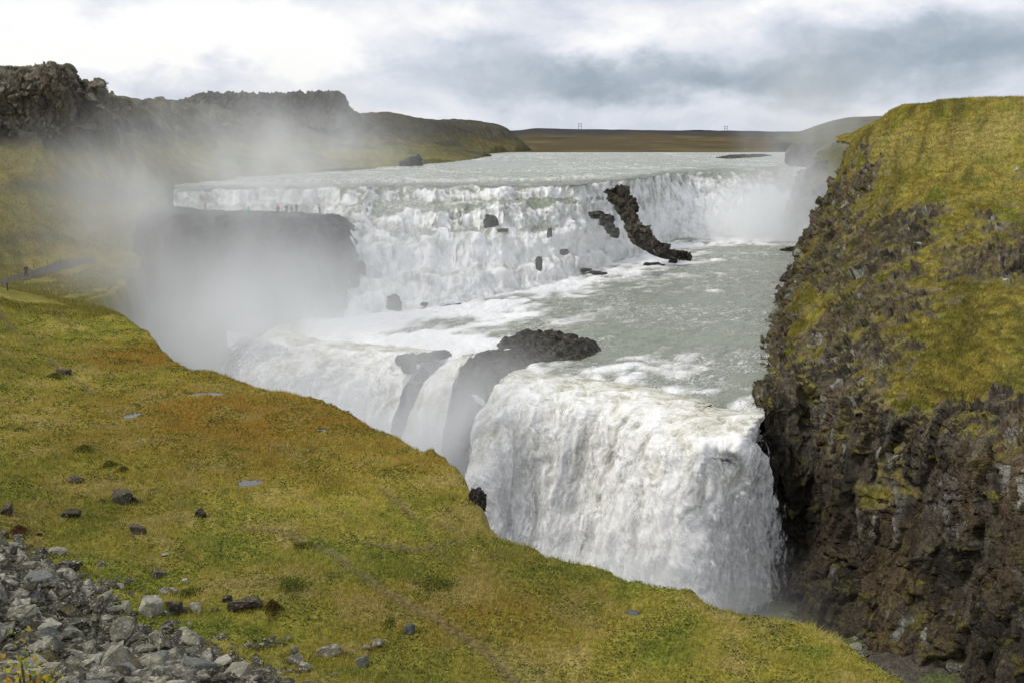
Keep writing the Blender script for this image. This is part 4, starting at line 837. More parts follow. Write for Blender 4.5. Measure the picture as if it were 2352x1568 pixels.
islet('gravel_islet', [(1640,364),(1680,365),(1740,362),(1775,359),(1760,357.5),(1700,358.5),(1660,361)], -11., 1.1, 3., 'long low dark islet in the upper river near the right bank', 200, .3)
# rubble on the gorge floor, pale stones on the slope of the right bank
fl = Gf[..., :3].reshape(-1, 3)
def floor_z(x, y): return fl[np.argmin((fl[:, 0]-x)**2+(fl[:, 1]-y)**2), 2]
for i in range(46):
    px = r_.uniform(1960, 2150) if i < 34 else r_.uniform(1800, 1990); py = 1462+(px-1975)*.17+r_.gauss(0, 14) if i < 34 else r_.uniform(1375, 1412)
    p = PZ(px, py, -43.8); p[2] = floor_z(p[0], p[1]); s_ = r_.uniform(.5, 1.5)*(1 if i < 34 else .5)
    place_rock('rock', lib(['scree','dark'][i % 2], i*5), (p[0], p[1], p[2]+s_*.18), s_, scree_rot(), 'fallen brown block on the gorge floor below the right cliff' if i < 34 else 'small stone on the grey gravel beside the foot of the lower fall', 'rock', 'fallen blocks on the gorge floor' if i < 34 else 'stones on the gravel below the fall')
def bank_hit(px, py):
    d = ray(px, py); u = np.array([BANKP[:, 0], BANKP[:, 1]*CP-BANKP[:, 2]*SP, BANKP[:, 1]*SP+BANKP[:, 2]*CP])
    e = (u[0]/u[1]*FPX+CX-px)**2+(CY-u[2]/u[1]*FPX-py)**2; k = np.where(e < 9)[0]
    return k[np.argmin(BANKP[k, 1])] if len(k) else int(np.argmin(e))
for i, (px, py, w, lab) in enumerate([(2112,556,12,'pale grey stone on the right bank below the bare rock face'),(2128,604,8,'small whitish stone left of another on the right bank slope'),(2140,598,10,'small whitish stone right of its twin on the right bank slope'),(2040,842,10,'dark stone on the bare scree of the right bank'),(2300,318,22,None),
        (2335,388,14,'light grey stone high on the right bank near the edge of the view'),(1990,790,8,'little grey stone on the gravelly strip of the right bank'),(2310,640,12,'pale stone below the broken rocks on the right bank')]):
    if lab is None: continue
    k = bank_hit(px, py); p = BANKP[k]; s_ = w/pxsize(p)
    place_rock('rock', lib('pale' if 'pale' in lab or 'whit' in lab or 'light' in lab else 'scree', i*3), tuple(p+BANKN[k]*.1), s_*1.2, scree_rot(), lab, 'rock')
# ------------------------------------------------------------------ puddles, path, posts, pylons
def m_puddle():
    m, nt = new_mat('puddle_water'); N = NT(nt); N.bsdf((.035, .035, .03), .04, None, .9); return m
mp = m_puddle()
PL = ['small bright puddle in the orange grass', 'long narrow puddle near the gorge rim', 'puddle under a dark turf edge in the middle of the meadow', 'thin puddle near the gorge rim', 'tiny shallow puddle near the lower right of the meadow']
for (c, r), z, lab in zip(PUD, PUDZ, PL):
    bm = bmesh.new(); vs = []
    for k in range(40):
        a = k/40*6.283; rad = 1.15+.28*math.sin(2*a+c[0]*3)+.18*math.sin(5*a+c[1])+.1*math.sin(9*a)
        vs.append(bm.verts.new((c[0]+math.cos(a)*r[0]*rad, c[1]+math.sin(a)*r[1]*4*rad, z+.06)))
    bm.faces.new(vs); tag(link('water', bm_mesh('puddle', bm), mp), lab, 'puddle', kind='structure')
pth = [(-60,664),(0,651),(30,644),(60,637),(95,628),(130,616),(170,606),(215,600)]
L = []
for px, py in pth: L.append(on_ground(px, py, 90, 230))
L = pchip(np.array(L), 60); tn = np.gradient(L, axis=0); nn = np.stack([-tn[:, 1], tn[:, 0], 0*tn[:, 0]], -1); nn /= np.linalg.norm(nn, axis=1)[:, None]
rows = []
for k in np.linspace(-1, 1, 9):
    q_ = L+nn*k*1.3; q_[:, 2] = ground_z(q_[:, 0], q_[:, 1])+.10-.03*k*k; rows.append(q_)
Pq = np.stack(rows, 1); me = raw_mesh('path', Pq.reshape(-1, 3), grid_faces(60, 9), np.tile((.12,.115,.105), (540, 1)))
tag(link('path', me, M['turf']), 'grey gravel footpath climbing towards the ledge at the left', 'path', kind='structure')
wood = mat_simple('weathered_wood', (.075, .055, .04), .85, .3, 12, .3); steel = mat_simple('galvanised_steel', (.22, .23, .24), .5, .15, 20)
def post(p, h, r0, lab, group=None):
    bm = bmesh.new(); ret = bmesh.ops.create_cone(bm, cap_ends=True, segments=8, radius1=r0, radius2=r0*.88, depth=h); bmesh.ops.translate(bm, verts=bm.verts, vec=(0, 0, h/2-.1))
    bmesh.ops.bevel(bm, geom=[e for e in bm.edges if all(v.co.z > h*.5 for v in e.verts)], offset=r0*.25, segments=1, affect='EDGES')
    o = link('fence_post', bm_mesh('post', bm), wood); o.location = p; o.rotation_euler = (R(random.uniform(-3, 3)), R(random.uniform(-3, 3)), 0); return tag(o, lab, 'post', group)
post(on_ground(18, 668, 90, 200), 1.15, .09, 'thick wooden post standing in the grass below the path')
for px, py in [(42,628),(78,617),(110,610),(140,604)]: post(on_ground(px, py, 90, 230), .9, .05, 'thin wooden post along the upper side of the path', 'thin posts along the path')
for px in (554, 604, 624, 646, 692, 752): post(PY(px, 494, 170)+np.array([0, 0, -.3]), 1.3, .035, 'thin rope post along the back of the rock ledge', 'rope posts on the ledge')
def pylon(px, py0, py1, y, lab):
    p = PY(px, py1, y); h = (py1-py0)/pxsize(p); e = empty('pylon', p, random.uniform(-.3, .3)); tag(e, lab, 'pylon')
    w = h*.22
    for s in (-1, 1):
        bm = bmesh.new(); bmesh.ops.create_cone(bm, cap_ends=True, segments=8, radius1=.42, radius2=.30, depth=h*1.1); o = link('leg', bm_mesh('leg', bm), steel, e); o.location = (s*w, 0, h*.45)
    for nm, z, ww in (('crossarm', h*.9, w*3.2), ('crossbar', h*.55, w*2)):
        bm = bmesh.new(); bmesh.ops.create_cube(bm, size=1); bmesh.ops.scale(bm, vec=(ww, .5, .6), verts=bm.verts); o = link(nm, bm_mesh(nm, bm), steel, e); o.location = (0, 0, z)
pylon(1332, 284, 299, 1590, 'slim twin legged power pylon on the ridge left of the other'); pylon(1667, 290, 303, 1590, 'wider twin legged power pylon on the ridge to the right')
# ------------------------------------------------------------------ people
skin_m = mat_simple('skin', (.45, .28, .2), .6, .1); hair_m = mat_simple('hair', (.05, .035, .025), .7, .2, 40)
def skinned(name, verts, edges, radii, root=0, sub=1):
    me = bpy.data.meshes.new(name); me.from_pydata([Vector(v) for v in verts], edges, []); o = bpy.data.objects.new(name, me); COL.objects.link(o)
    md = o.modifiers.new('s', 'SKIN'); md.use_smooth_shade = True; sv = me.skin_vertices[0].data
    for i, r in enumerate(radii): sv[i].radius = (r, r) if np.isscalar(r) else r
    sv[root].use_root = True; o.modifiers.new('b', 'SUBSURF').levels = sub; o.modifiers['b'].render_levels = sub
    dg = bpy.context.evaluated_depsgraph_get(); m2 = bpy.data.meshes.new_from_object(o.evaluated_get(dg)); bpy.data.objects.remove(o); bpy.data.meshes.remove(me); m2.name = name; return m2
def cloth(name, c): return mat_simple(name, c, .85, .15, 14)
def person(p, H, face, jacket, trousers, lab, pose='stand', hood=False, bag=None):
    k = H/1.75; st = .10; cr = pose == 'crouch'
    hip = .92 if not cr else .46
    lf, rf = (-.12, .02, 0), (.12, -.02, 0)
    if pose == 'walk': lf, rf = (-.09, .30, .02), (.09, -.28, .05)
    kz = .5 if not cr else .42; ky = .04 if not cr else .30
    if pose == 'walk': knl, knr = (-.10, .22, .5), (.10, -.06, .49)
    else: knl, knr = (-.115, ky, kz), (.115, ky, kz)
    b = hip
    V = [(0,0,b), (0,.0,b+.24), (0,.01,b+.48), (0,.02,b+.57), (0,.035,b+.70), (0,.03,b+.83),
         (-.10,0,b-.04), knl, (lf[0],lf[1],.09), (lf[0],lf[1]+.15,.04), (.10,0,b-.04), knr, (rf[0],rf[1],.09), (rf[0],rf[1]+.15,.04)]
    if pose == 'photo': arms = [[(-.19,.01,b+.47),(-.27,.12,b+.25),(-.10,.30,b+.52),(-.05,.33,b+.58)], [(.19,.01,b+.47),(.27,.12,b+.25),(.10,.30,b+.52),(.05,.33,b+.58)]]
    elif pose == 'walk': arms = [[(-.19,0,b+.47),(-.25,-.12,b+.22),(-.24,.02,b+.0),(-.23,.08,b-.06)], [(.19,0,b+.47),(.25,.10,b+.22),(.24,.25,b+.05),(.23,.30,b+.0)]]
    elif pose == 'pocket': arms = [[(-.20,0,b+.47),(-.33,-.05,b+.20),(-.18,.12,b+.02),(-.14,.14,b-.02)], [(.20,0,b+.47),(.33,-.05,b+.20),(.18,.12,b+.02),(.14,.14,b-.02)]]
    else: arms = [[(-.19,0,b+.47),(-.25,-.02,b+.20),(-.25,.07,b-.03),(-.24,.09,b-.11)], [(.19,0,b+.47),(.25,-.02,b+.20),(.25,.07,b-.03),(.24,.09,b-.11)]]
    Ed = [(0,1),(1,2),(2,3),(3,4),(4,5),(0,6),(6,7),(7,8),(8,9),(0,10),(10,11),(11,12),(12,13)]; Rr = [(.15,.11),(.14,.10),(.16,.11),.06,(.085,.10),(.075,.085),.085,.06,.045,.04,.085,.06,.045,.04]
    for a in arms:
        n = len(V); V += a; Ed += [(2,n),(n,n+1),(n+1,n+2),(n+2,n+3)]; Rr += [.065,.045,.035,.03]
    sc_ = lambda L: [tuple(c*k for c in v) for v in L]; sr = lambda L: [tuple(c*k for c in r) if not np.isscalar(r) else r*k for r in L]
    o = link('person', skinned('person', sc_(V), Ed, sr(Rr)), skin_m); o.location = p; o.rotation_euler = (0, 0, face); tag(o, lab, 'person')
    JV = [V[0], V[1], V[2], (0,.02,b+.55)]; JE = [(0,1),(1,2),(2,3)]; JR = [(.195,.15),(.18,.14),(.195,.14),.085]
    for a in arms: n = len(JV); JV += a[:3]; JE += [(2,n),(n,n+1),(n+1,n+2)]; JR += [.095,.07,.055]
    link('jacket', skinned('jacket', sc_(JV), JE, sr(JR)), cloth('jacket', jacket), o)
    TVv = [(0,0,b+.02), V[6], V[7], V[8], V[10], V[11], V[12]]; link('trousers', skinned('trousers', sc_(TVv), [(0,1),(1,2),(2,3),(0,4),(4,5),(5,6)], sr([(.165,.125),.11,.08,.065,.11,.08,.065])), cloth('trousers', trousers), o)
    link('hood' if hood else 'hair', skinned('hair', sc_([(0,-.02,b+.62),(0,.0,b+.74),(0,0,b+.86)]), [(0,1),(1,2)], sr([(.09,.09),(.115,.11),(.08,.085)] if hood else [(.05,.05),(.10,.085),(.085,.085)])), cloth('hood', jacket) if hood else hair_m, o)
    for s in (-1, 1):                                       # shoes
        f = lf if s < 0 else rf; bm = bmesh.new(); bmesh.ops.create_uvsphere(bm, u_segments=10, v_segments=6, radius=1); bmesh.ops.scale(bm, vec=(.055*k, .14*k, .055*k), verts=bm.verts)
        so_ = link('shoe', bm_mesh('shoe', bm, None, True), hair_m, o); so_.location = (f[0]*k, (f[1]+.06)*k, .045*k)
    if bag:
        bm = bmesh.new(); bmesh.ops.create_cube(bm, size=1); bmesh.ops.scale(bm, vec=(.30*k, .17*k, .44*k), verts=bm.verts); bmesh.ops.bevel(bm, geom=list(bm.edges), offset=.05*k, segments=2, affect='EDGES')
        c, s = math.cos(face), math.sin(face); q_ = (0*c+.22*k*s, -.22*k*c, (b+.33)*k); bo = link('backpack', bm_mesh('backpack', bm, None, True), cloth('backpack', bag)); bo.location = (p[0]+q_[0], p[1]+q_[1], p[2]+q_[2]); bo.rotation_euler = (0, 0, face); tag(bo, 'dark backpack worn by the walker on the path' if pose == 'walk' else 'dark backpack worn by the tall dark dressed visitor on the ledge', 'backpack')
    return o
LT = grid_normals(P4).reshape(-1, 3); lv = P4.reshape(-1, 3)
def ledge_pt(px, py):
    dd = lv[:, 1]*CP-lv[:, 2]*SP; sxp = lv[:, 0]/dd*FPX+CX; syp = CY-(lv[:, 1]*SP+lv[:, 2]*CP)/dd*FPX
    e = (sxp-px)**2+(syp-py)**2*1.0+np.where(np.abs(LT[:, 2]) < .5, 60, 0); return lv[np.argmin(e)]+np.array([0, 0, -.02])
dk, nv = (.02,.022,.026), (.035,.04,.05)
for px, py, hp, fc, jk, tr, lab, pose, hood, bag in [
  (639,493,22.5,.1,(.42,.05,.03),dk,'visitor in a red jacket and dark trousers on the rock ledge','pocket',True,None),
  (659,493.5,24,.4,dk,dk,'tall visitor all in dark clothes raising a camera on the ledge','photo',False,dk),
  (670,492,20.5,-.3,nv,dk,'slim visitor in dark clothes beside the tall one on the ledge','stand',False,None),
  (681,489,18,.2,(.05,.055,.06),dk,'dark grey figure in spray just right of the slim visitor','stand',True,None),
  (735,494,21,1.2,dk,dk,'dark dressed visitor alone at the tip of the ledge','photo',False,None),
  (472,483,20,.2,(.62,.45,.06),(.12,.16,.25),'visitor in a yellow raincoat at the back of the ledge','stand',True,None),
  (562,497,19,2.6,(.12,.55,.36),(.2,.24,.26),'visitor in a pale green raincoat, left one of a pair','stand',True,None),
  (571.5,495.5,20.5,2.9,(.10,.58,.30),(.06,.07,.08),'visitor in a bright green raincoat, right one of a pair','stand',True,None),
  (694,502,13,3.4,nv,dk,'visitor crouching at the front edge of the ledge','crouch',False,None)]:
    p = ledge_pt(px, py); H = hp/pxsize(p); H = min(1.9, max(1.55, H)) if pose != 'crouch' else 1.7
    person(p, H, fc+math.pi*0, jk, tr, lab, pose, hood, bag)
p = on_ground(61, 637, 90, 230); person((p[0], p[1], p[2]+.08), 1.78, 2.4, dk, dk, 'walker in dark clothes on the gravel path at the left', 'walk', False, (.03,.03,.035))
# ------------------------------------------------------------------ plants
def leaf_quads(c, size, colr, seed, up=.5):
    g = np.random.default_rng(seed); n = len(c); a = g.normal(size=(n, 3)); a /= np.linalg.norm(a, axis=1)[:, None]; nrm = g.normal(size=(n, 3)); nrm[:, 2] += up*2; b = np.cross(nrm, a); b /= np.linalg.norm(b, axis=1)[:, None]+1e-9; a = np.cross(b, nrm); a /= np.linalg.norm(a, axis=1)[:, None]+1e-9
    s = np.broadcast_to(np.asarray(size, float), (n,))[:, None]; V = np.stack([c-a*s*.5, c+b*s*.32, c+a*s*.5, c-b*s*.32], 1).reshape(-1, 3); F = np.arange(n*4).reshape(-1, 4); return V, F, np.repeat(colr, 4, axis=0)
def shrub(name, p, r, h, nl, ls, cols, wts, lab, seed, up=.6, cat='shrub'):
    g = np.random.default_rng(seed); e = empty(name, p); tag(e, lab, cat)
    ns = 14; tips = []; bm = bmesh.new()
    for i in range(ns):
        a = g.uniform(0, 6.28); rr_ = r*math.sqrt(g.uniform(0, 1)); t = Vector((math.cos(a)*rr_, math.sin(a)*rr_, h*g.uniform(.6, 1)*(1-.4*(rr_/r)**2))); tips.append(t); pr = None
        b0 = Vector((t.x*.2, t.y*.2, -.1)); mid = (b0+t)/2+Vector((g.normal()*.06*h, g.normal()*.06*h, .06*h))
        for (u, v, r1, r2) in ((b0, mid, .018*h, .012*h), (mid, t, .012*h, .005*h)):
            d = v-u; q4 = d.to_track_quat('Z', 'Y').to_matrix().to_4x4(); q4.translation = (u+v)/2; bmesh.ops.create_cone(bm, cap_ends=True, segments=5, radius1=r1, radius2=r2, depth=d.length, matrix=q4)
    link('stems', bm_mesh('stems', bm), wood, e)
    T = np.array([tuple(t) for t in tips]); k = g.integers(0, ns, nl); f = g.uniform(.25, 1.05, nl)[:, None]; c = T[k]*f+g.normal(size=(nl, 3))*np.array([r*.16, r*.16, h*.10]); c[:, 2] = np.maximum(c[:, 2], -.02)
    cl = np.array(cols)[g.choice(len(cols), nl, p=wts)]*g.uniform(.7, 1.25, (nl, 1)); V, F, CC = leaf_quads(c, ls*g.uniform(.6, 1.3, nl), cl, seed+1, up)
    link('foliage', raw_mesh('foliage', V, F, CC, smooth=False), M['leaves'], e); return e
autumn = [(.22,.26,.045),(.36,.33,.05),(.50,.38,.045),(.45,.22,.03)]
def below(px, py, y): p = PY(px, py, y); return np.array([p[0], p[1], gz1(p[0], p[1])]), p[2]
for i, (px, py, y, rad, lab) in enumerate([(34,1486,8.,.40,'yellow green autumn shrub in the bottom left corner, topmost tuft'),(100,1522,8.,.38,'yellow orange autumn shrub in the bottom left corner, lower tuft'),(-20,1510,7.4,.45,'autumn shrub cut off by the bottom left corner of the view')]):
    g0, zt = below(px, py, y); shrub('shrub', g0, rad, max(.4, zt-g0[2]), 1700, .050, autumn, [.4,.3,.2,.1], lab, 40+i)
p = on_ground(150, 1562, 8, 60); shrub('shrub', p, .8, .6, 1300, .05, [(.09,.11,.03),(.14,.16,.05),(.25,.26,.14)], [.5,.35,.15], 'small grey green willow shrub among the scree stones near the corner', 60)
def mound(px, py, w, h, cols, lab, seed):
    p = on_ground(px, py); k = pxsize(p); W, H = w/k/2, h/k; g = np.random.default_rng(seed); n = 2600; a = g.uniform(0, 6.28, n); rr_ = np.abs(g.normal(0, .55, n))*(1+.35*np.sin(3*a+seed)); c = np.stack([np.cos(a)*rr_*W, np.sin(a)*rr_*W*1.1, H*.75*np.exp(-rr_**2*1.6)*g.uniform(.6, 1.05, n)], -1)
    V, F, CC = leaf_quads(c, g.uniform(.05, .10, n), np.array(cols)[g.integers(0, len(cols), n)]*g.uniform(.6, 1.3, (n, 1)), seed, .8)
    o = link('hummock', raw_mesh('hummock', V, F, CC, smooth=False), M['leaves']); o.location = p+np.array([0, W*.8, -.03]); tag(o, lab, 'hummock')
red = [(.16,.075,.035),(.11,.06,.028),(.20,.12,.045)]; dkg = [(.085,.10,.022),(.17,.19,.035),(.05,.06,.018),(.24,.25,.05)]; brn = [(.11,.075,.028),(.075,.06,.022),(.14,.10,.03)]
for i, (px, py, w, h, cs, lab) in enumerate([(34,1230,44,26,red,'reddish brown mossy hummock at the left edge above the scree'),(622,1412,44,36,brn,'brown tufted hummock right beside the broad flat topped boulder'),(658,1362,96,11,dkg,'wide leafy dark green hummock behind the brown tufted one'),(246,1072,30,15,dkg,'dark leafy hummock left of its flatter twin in the meadow'),(277,1084,32,12,dkg,'flat dark hummock right of its rounder twin in the meadow'),
   (184,1040,48,18,dkg,'long dark green hummock below the bright puddle'),(425,1374,62,13,dkg,'leafy dark hummock beside the grey and brownish blocks'),(690,1262,44,14,dkg,'dark leafy hummock near the middle of the meadow'),(118,868,40,12,dkg,'dark green hummock below the dark flat stone'),(40,990,26,9,dkg,'small dark hummock near the left edge of the meadow'),(1000,1358,96,10,dkg,'broad dark leafy hummock right of the sheep track'),(890,1442,76,9,dkg,'dark leafy patch of ground left of the tilted slab')]): mound(px, py, w, h, cs, lab, 300+i)
for i, (px, py, y, rad, h, lab) in enumerate([(32,164,189,2.2,1.0,'sparse bush on the grassy top left of the tall outcrop'),(190,198,200,1.6,1.1,'low green bush on the skyline left of the square block'),(236,197,199,1.1,1.0,'small bush growing from the right corner of the square block')]):
    shrub('bush', PY(px, py, y), rad, h, 420, .22, [(.06,.065,.02),(.10,.10,.03)], [.6,.4], lab, 80+i, .3, 'bush')
# ------------------------------------------------------------------ grass blades and ground cover leaves
def blades(P, h, w, colr, seed, lean=.35):
    g = np.random.default_rng(seed); n = len(P); a = g.uniform(0, 6.283, n); side = np.stack([np.cos(a), np.sin(a), 0*a], -1)*(w*.5)[:, None]
    ln = np.stack([g.normal(.15, lean, n), g.normal(-.05, lean, n), np.ones(n)], -1)*h[:, None]
    V = np.stack([P-side, P+side, P+ln], 1).reshape(-1, 3); F = np.arange(n*3).reshape(-1, 3); return V, F, np.repeat(colr, 3, axis=0)
n = 560000
bb = rng.uniform(R(-30), R(30), n); rd = rng.uniform(0, 1, n)**1.15*112+20; x, y = rd*np.sin(bb), rd*np.cos(bb)
keep = (poly_sdf(x, y, POLY) < -.12) & (poly_sdf(x, y, SCREE) < rng.normal(-.6, .7, n))
for (c, r) in PUD: keep &= (np.sqrt(((x-c[0])/r[0])**2+((y-c[1]+.35)/(r[1]*4+.45))**2) > rng.uniform(1.1, 1.4, n))
keep &= (foot_tracks(x, y) > rng.uniform(0, .5, n))
x, y, rd = x[keep], y[keep], rd[keep]; z = ground_z(x, y); p2 = np.stack([x, y, 0*x], -1)
tcol, m1, m2, m3 = turf_colour(x, y, rd); lf = fbm(sc(p2, .33)+40, 3)+fbm(sc(p2, 1.2)+3, 2)*.5; leafy = lf > .04+.25*rng.normal(size=len(x))*.4
tall = .5+.5*sstep(-.2, .3, -lf)
g_ = ~leafy | (rng.random(len(x)) < .25)
h = (.10+.22*tall*rng.uniform(.4, 1.2, len(x))); w = .016+.00042*rd
cb = tcol*rng.uniform(.62, 1.35, (len(x), 1)); dry = rng.random(len(x)) < .22*tall; cb[dry] = np.array([.52,.42,.17])*rng.uniform(.7, 1.15, (dry.sum(), 1))
V, F, CC = blades(np.stack([x, y, z-.02], -1)[g_], h[g_], w[g_], cb[g_], 1)
tag(link('grass', raw_mesh('grass', V, F, CC, smooth=False), M['blades']), 'yellow green grass of the meadow above the gorge', 'grass', kind='stuff')
k = leafy; xl, yl, zl, rl = x[k], y[k], z[k], rd[k]; nl = len(xl)
pal = np.array([(.075,.085,.018),(.17,.20,.032),(.27,.30,.042),(.04,.046,.014),(.19,.10,.04),(.36,.35,.16)]); ci = rng.choice(6, nl, p=[.32,.22,.14,.22,.06,.04])
lime = sstep(0, .4, fbm(sc(np.stack([xl, yl, 0*xl], -1), .12)+60, 2)); ci = np.where((rng.random(nl) < lime*.6), 2, ci)
V, F, CC = leaf_quads(np.stack([xl, yl, zl+rng.uniform(.0, .12, nl)], -1), (.045+.0009*rl)*rng.uniform(.7, 1.5, nl), pal[ci]*rng.uniform(.7, 1.3, (nl, 1)), 5, .9)
tag(link('ground_cover', raw_mesh('leaves', V, F, CC, smooth=False), M['leaves']), 'small leafy ground cover in dark and lime green patches of the meadow', 'ground cover', kind='stuff')
# turf on the right bank
kk = np.where((BANKR < .45) & (BANKN[:, 2]*np.sign(np.median(BANKN[:, 2])) > .25))[0]; kk = rng.choice(kk, 260000); p = BANKP[kk]+rng.normal(0, .07, (len(kk), 3))*[1, 1, .3]
h = rng.uniform(.12, .42, len(kk)); cb = BANKC[kk]*rng.uniform(.65, 1.4, (len(kk), 1)); dry = rng.random(len(kk)) < .15; cb[dry] = np.array([.38,.30,.10])*rng.uniform(.7, 1.1, (dry.sum(), 1))
V, F, CC = blades(p-np.array([0, 0, .05]), h, np.full(len(kk), .075), cb, 9, .4)
tag(link('grass', raw_mesh('grass', V, F, CC, smooth=False), M['blades']), 'windswept grass covering the slope of the right bank', 'grass', kind='stuff')
# turf on the left hillside
n = 150000; bb = rng.uniform(R(-29), R(-12), n); rd = rng.uniform(126, 260, n); x, y = rd*np.sin(bb), rd*np.cos(bb); kp = poly_sdf(x, y, POLY) < -.5; x, y, rd = x[kp], y[kp], rd[kp]; z = ground_z(x, y)
cb = np.tile((.25,.225,.06), (len(x), 1))*rng.uniform(.5, 1.4, (len(x), 1)); p2 = np.stack([x, y, z], -1); cb = cmix(cb, np.array((.28,.20,.055)), .6*sstep(0, .3, fbm(sc(p2, .08), 3)))
kp = fbm(sc(p2, .09)+3, 3) > -.12-.0*z; kp &= z < rng.normal(-6, 2.0, len(x)); V, F, CC = blades((p2-[0, 0, .05])[kp], rng.uniform(.2, .5, kp.sum()), np.full(kp.sum(), .11), cb[kp], 12, .4)
tag(link('grass', raw_mesh('grass', V, F, CC, smooth=False), M['blades']), 'dull green turf of the hillside behind the path', 'grass', kind='stuff')
# ------------------------------------------------------------------ spray from the falls
def mist(c, r, dens, label, noise=2.2, contrast=(.35, .75), stretch=(1, 1, .45), seed=0., tint=(.985, .995, .998), low=0.):
    bm = bmesh.new(); bmesh.ops.create_icosphere(bm, subdivisions=3, radius=1.0)
    m, nt = new_mat('spray'); N = NT(nt); t = N.n('ShaderNodeTexCoord').outputs['Object']
    n = N.noise(N.vmath('ADD', N.vmath('MULTIPLY', t, tuple(noise*k for k in stretch)), (seed, seed*.7, 0)), 1., 4, .6, .5)
    rad = N.vmath('LENGTH', t); fall = N.mapr(rad, .98, .15)
    if low:
        s = N.n('ShaderNodeSeparateXYZ'); N.l(t, s.inputs[0]); fall = N.math('MULTIPLY', fall, N.mapr(s.outputs[2], .9, -.6, 1-low, 1.))
    d = N.math('MULTIPLY', N.math('MULTIPLY', fall, N.mapr(n, contrast[0], contrast[1], .08, 1.)), dens)
    v = N.n('ShaderNodeVolumePrincipled'); v.inputs['Color'].default_value = (*tint, 1); v.inputs['Anisotropy'].default_value = .3; N.l(d, v.inputs['Density'])
    o = N.n('ShaderNodeOutputMaterial'); N.l(v.outputs[0], o.inputs['Volume'])
    ob = link('mist', bm_mesh('mist', bm), m); ob.location = c; ob.scale = r; return tag(ob, label, 'mist', kind='stuff')
mist((-40,138,-38), (36,26,27), .25, 'dense white spray boiling up in the gorge in front of the ledge', 2.4, (.30,.70), (1.2,1.2,.5), 0., low=.5)
mist((-36,139,-27), (38,14,18), .085, 'even white veil of spray before the rock ledge', 3.2, (.22,.62), (1.3,1,.35), 21.)
mist((-44,158,-16), (50,38,28), .07, 'thin veil of spray drifting over the hillside below the outcrop', 2.6, (.38,.68), (1.2,1,.5), 3.)
mist((-44,205,-4), (34,30,21), .042, 'wisps of spray rising in front of the flat topped bluff', 2.6, (.42,.70), (1.2,1,.5), 5.)
mist((-14,105,-36), (28,16,20), .36, 'spray hanging before the dark wet rocks of the lower fall', 2.2, (.32,.7), (1,1,.5), 7.)
mist((8,82,-46), (27,11,15), .20, 'spray at the foot of the broad lower fall', 2.4, (.32,.7), (1,1,.6), 9.)
mist((70,251,-21), (28,18,20), .40, 'white spray at the foot of the upper fall against the right bank', 2.2, (.30,.7), (1,1,.5), 11., low=.6)
mist((80,266,2), (28,26,28), .045, 'faint plume of spray rising above the right bank', 2.2, (.36,.7), (1,1,.5), 13.)
mist((-34,124,-30), (22,14,14), .16, 'bright spray boiling over the left end of the lower fall', 2.6, (.35,.7), (1,1,.6), 27.)
mist((-6,160,-21), (38,20,11), .030, 'thin spray over the lower cascades', 2.4, (.4,.7), (1,1,.6), 15.)
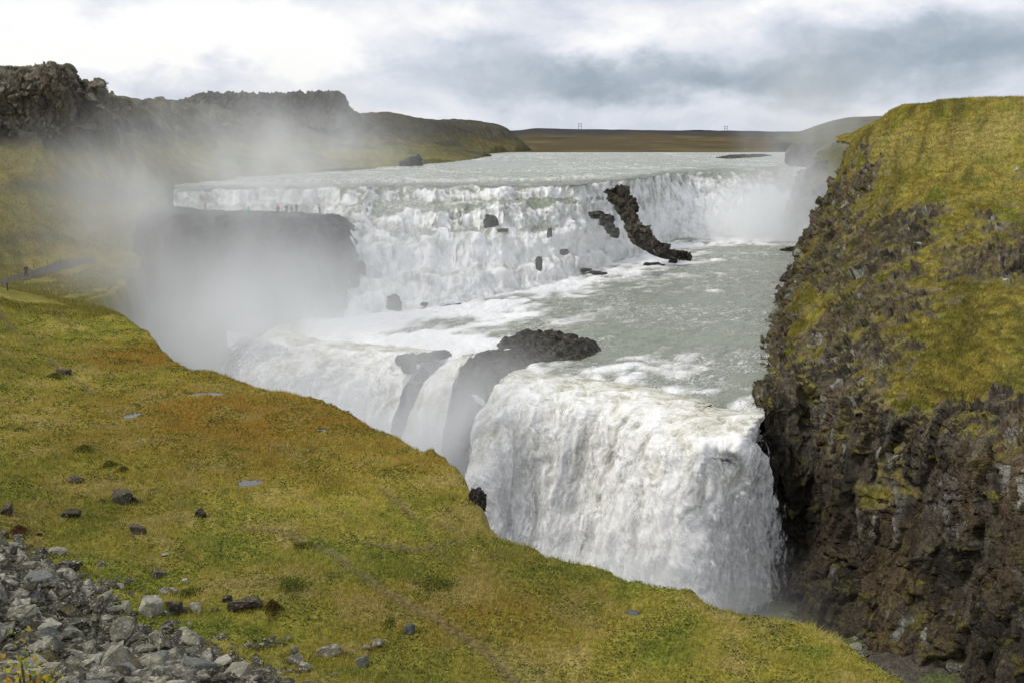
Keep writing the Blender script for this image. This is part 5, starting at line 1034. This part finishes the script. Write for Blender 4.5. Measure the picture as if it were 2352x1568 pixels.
# ------------------------------------------------------------------ sky, sun, camera
def make_world():
    w = bpy.data.worlds.new('World'); S.world = w; w.use_nodes = True; nt = w.node_tree; nt.nodes.clear(); N = NT(nt)
    sky = N.n('ShaderNodeTexSky', sky_type='NISHITA', sun_disc=False); sky.sun_elevation = R(44); sky.sun_rotation = R(-108); sky.altitude = 200.
    g = N.n('ShaderNodeTexCoord').outputs['Generated']
    sx = N.n('ShaderNodeSeparateXYZ'); N.l(g, sx.inputs[0])
    az = N.math('ARCTAN2', sx.outputs[0], sx.outputs[1]); el = N.math('ARCSINE', sx.outputs[2])
    cb = N.n('ShaderNodeCombineXYZ'); N.l(az, cb.inputs[0]); N.l(N.math('MULTIPLY', el, 1.7), cb.inputs[1]); ae = cb.outputs[0]
    wob = N.n('ShaderNodeTexNoise', noise_dimensions='3D'); N.l(ae, wob.inputs['Vector']); wob.inputs['Scale'].default_value = 9; wob.inputs['Detail'].default_value = 7; wob.inputs['Roughness'].default_value = .6
    dv = N.vmath('SCALE', N.vmath('SUBTRACT', wob.outputs['Color'], (.5, .5, .5)), .16)
    q = N.vmath('ADD', ae, dv)
    n1 = N.noise(ae, 5., 8, .6, .3); n2 = N.noise(ae, 16., 6, .6, .6)
    # broad light: bright veil on the left, grey-blue deck on the right, even grey overhead and behind
    V = N.mapr(az, -.40, .25, .875, .64)
    V = N.math('ADD', V, N.math('MULTIPLY', N.math('SUBTRACT', n1, .5), .72))
    def A(px): return math.atan2(px-CX, FPX)
    def EL(py): return math.atan((300-py)/FPX)*1.7
    for px, py, rx, ry, amp in [(1560,195,330,34,-.30),(1250,160,170,70,-.22),(2200,140,280,50,-.34),(1880,190,220,40,-.20),(1420,100,130,48,.34),(1330,130,110,34,.16),(1900,30,320,46,.38),(1060,50,120,40,.22),(420,205,150,34,-.30),(900,215,190,44,-.20),(560,95,330,50,.25),(700,190,110,40,.16),
                                (260,20,70,40,-.14),(1350,10,260,22,-.05),(1650,262,500,26,.10),(1130,100,70,50,-.12),(120,100,160,70,.12)]:
        d = N.vmath('LENGTH', N.vmath('MULTIPLY', N.vmath('SUBTRACT', q, (A(px), EL(py), 0)), (FPX/rx, FPX/(ry*1.7), 0.)))
        V = N.math('ADD', V, N.mapr(d, 1.9, 0., 0., amp))
    V = N.math('ADD', V, N.math('MULTIPLY', N.math('SUBTRACT', n2, .5), .42))
    up = N.mapr(el, .16, .6); V = N.math('ADD', N.math('MULTIPLY', V, N.math('SUBTRACT', 1., N.math('MULTIPLY', up, .5))), N.math('MULTIPLY', up, .42))
    c = N.ramp(V, [(0., (.26,.32,.40)), (.25, (.37,.44,.52)), (.5, (.56,.62,.70)), (.68, (.72,.76,.85)), (.84, (.88,.89,.94)), (.98, (1.03,1.03,1.02))])
    mx = N.mixc(.94, N.mixc(1., sky.outputs[0], (.1,.1,.1,1), 'MULTIPLY'), c)
    bg = N.n('ShaderNodeBackground'); N.l(mx, bg.inputs[0]); bg.inputs[1].default_value = 1.0
    o = N.n('ShaderNodeOutputWorld'); N.l(bg.outputs[0], o.inputs[0])
make_world()
sl = bpy.data.lights.new('sun', 'SUN'); sl.energy = 1.9; sl.angle = R(12); sl.color = (1, .95, .86)
so = bpy.data.objects.new('sun', sl); COL.objects.link(so); SAZ, SEL = R(-108), R(44); so.rotation_euler = Vector((math.sin(SAZ)*math.cos(SEL), math.cos(SAZ)*math.cos(SEL), math.sin(SEL))).to_track_quat('Z', 'Y').to_euler()   # from the left, high
cam = bpy.data.cameras.new('camera'); co = bpy.data.objects.new('camera', cam); COL.objects.link(co)
cam.sensor_width = 36; cam.lens = 36*FPX/2352.; cam.clip_start = .3; cam.clip_end = 9000
co.rotation_euler = (R(90)-PITCH, 0, 0); S.camera = co
S.view_settings.view_transform = 'Standard'; S.view_settings.look = 'None'; S.view_settings.exposure = 0; S.view_settings.gamma = 1
S.render.engine = 'CYCLES'; cy = S.cycles; cy.max_bounces = 12; cy.diffuse_bounces = 2; cy.glossy_bounces = 2; cy.transmission_bounces = 2; cy.volume_bounces = 10; cy.transparent_max_bounces = 8
cy.use_denoising = True; cy.volume_step_rate = 1.; cy.volume_max_steps = 128; cy.caustics_reflective = False; cy.caustics_refractive = False
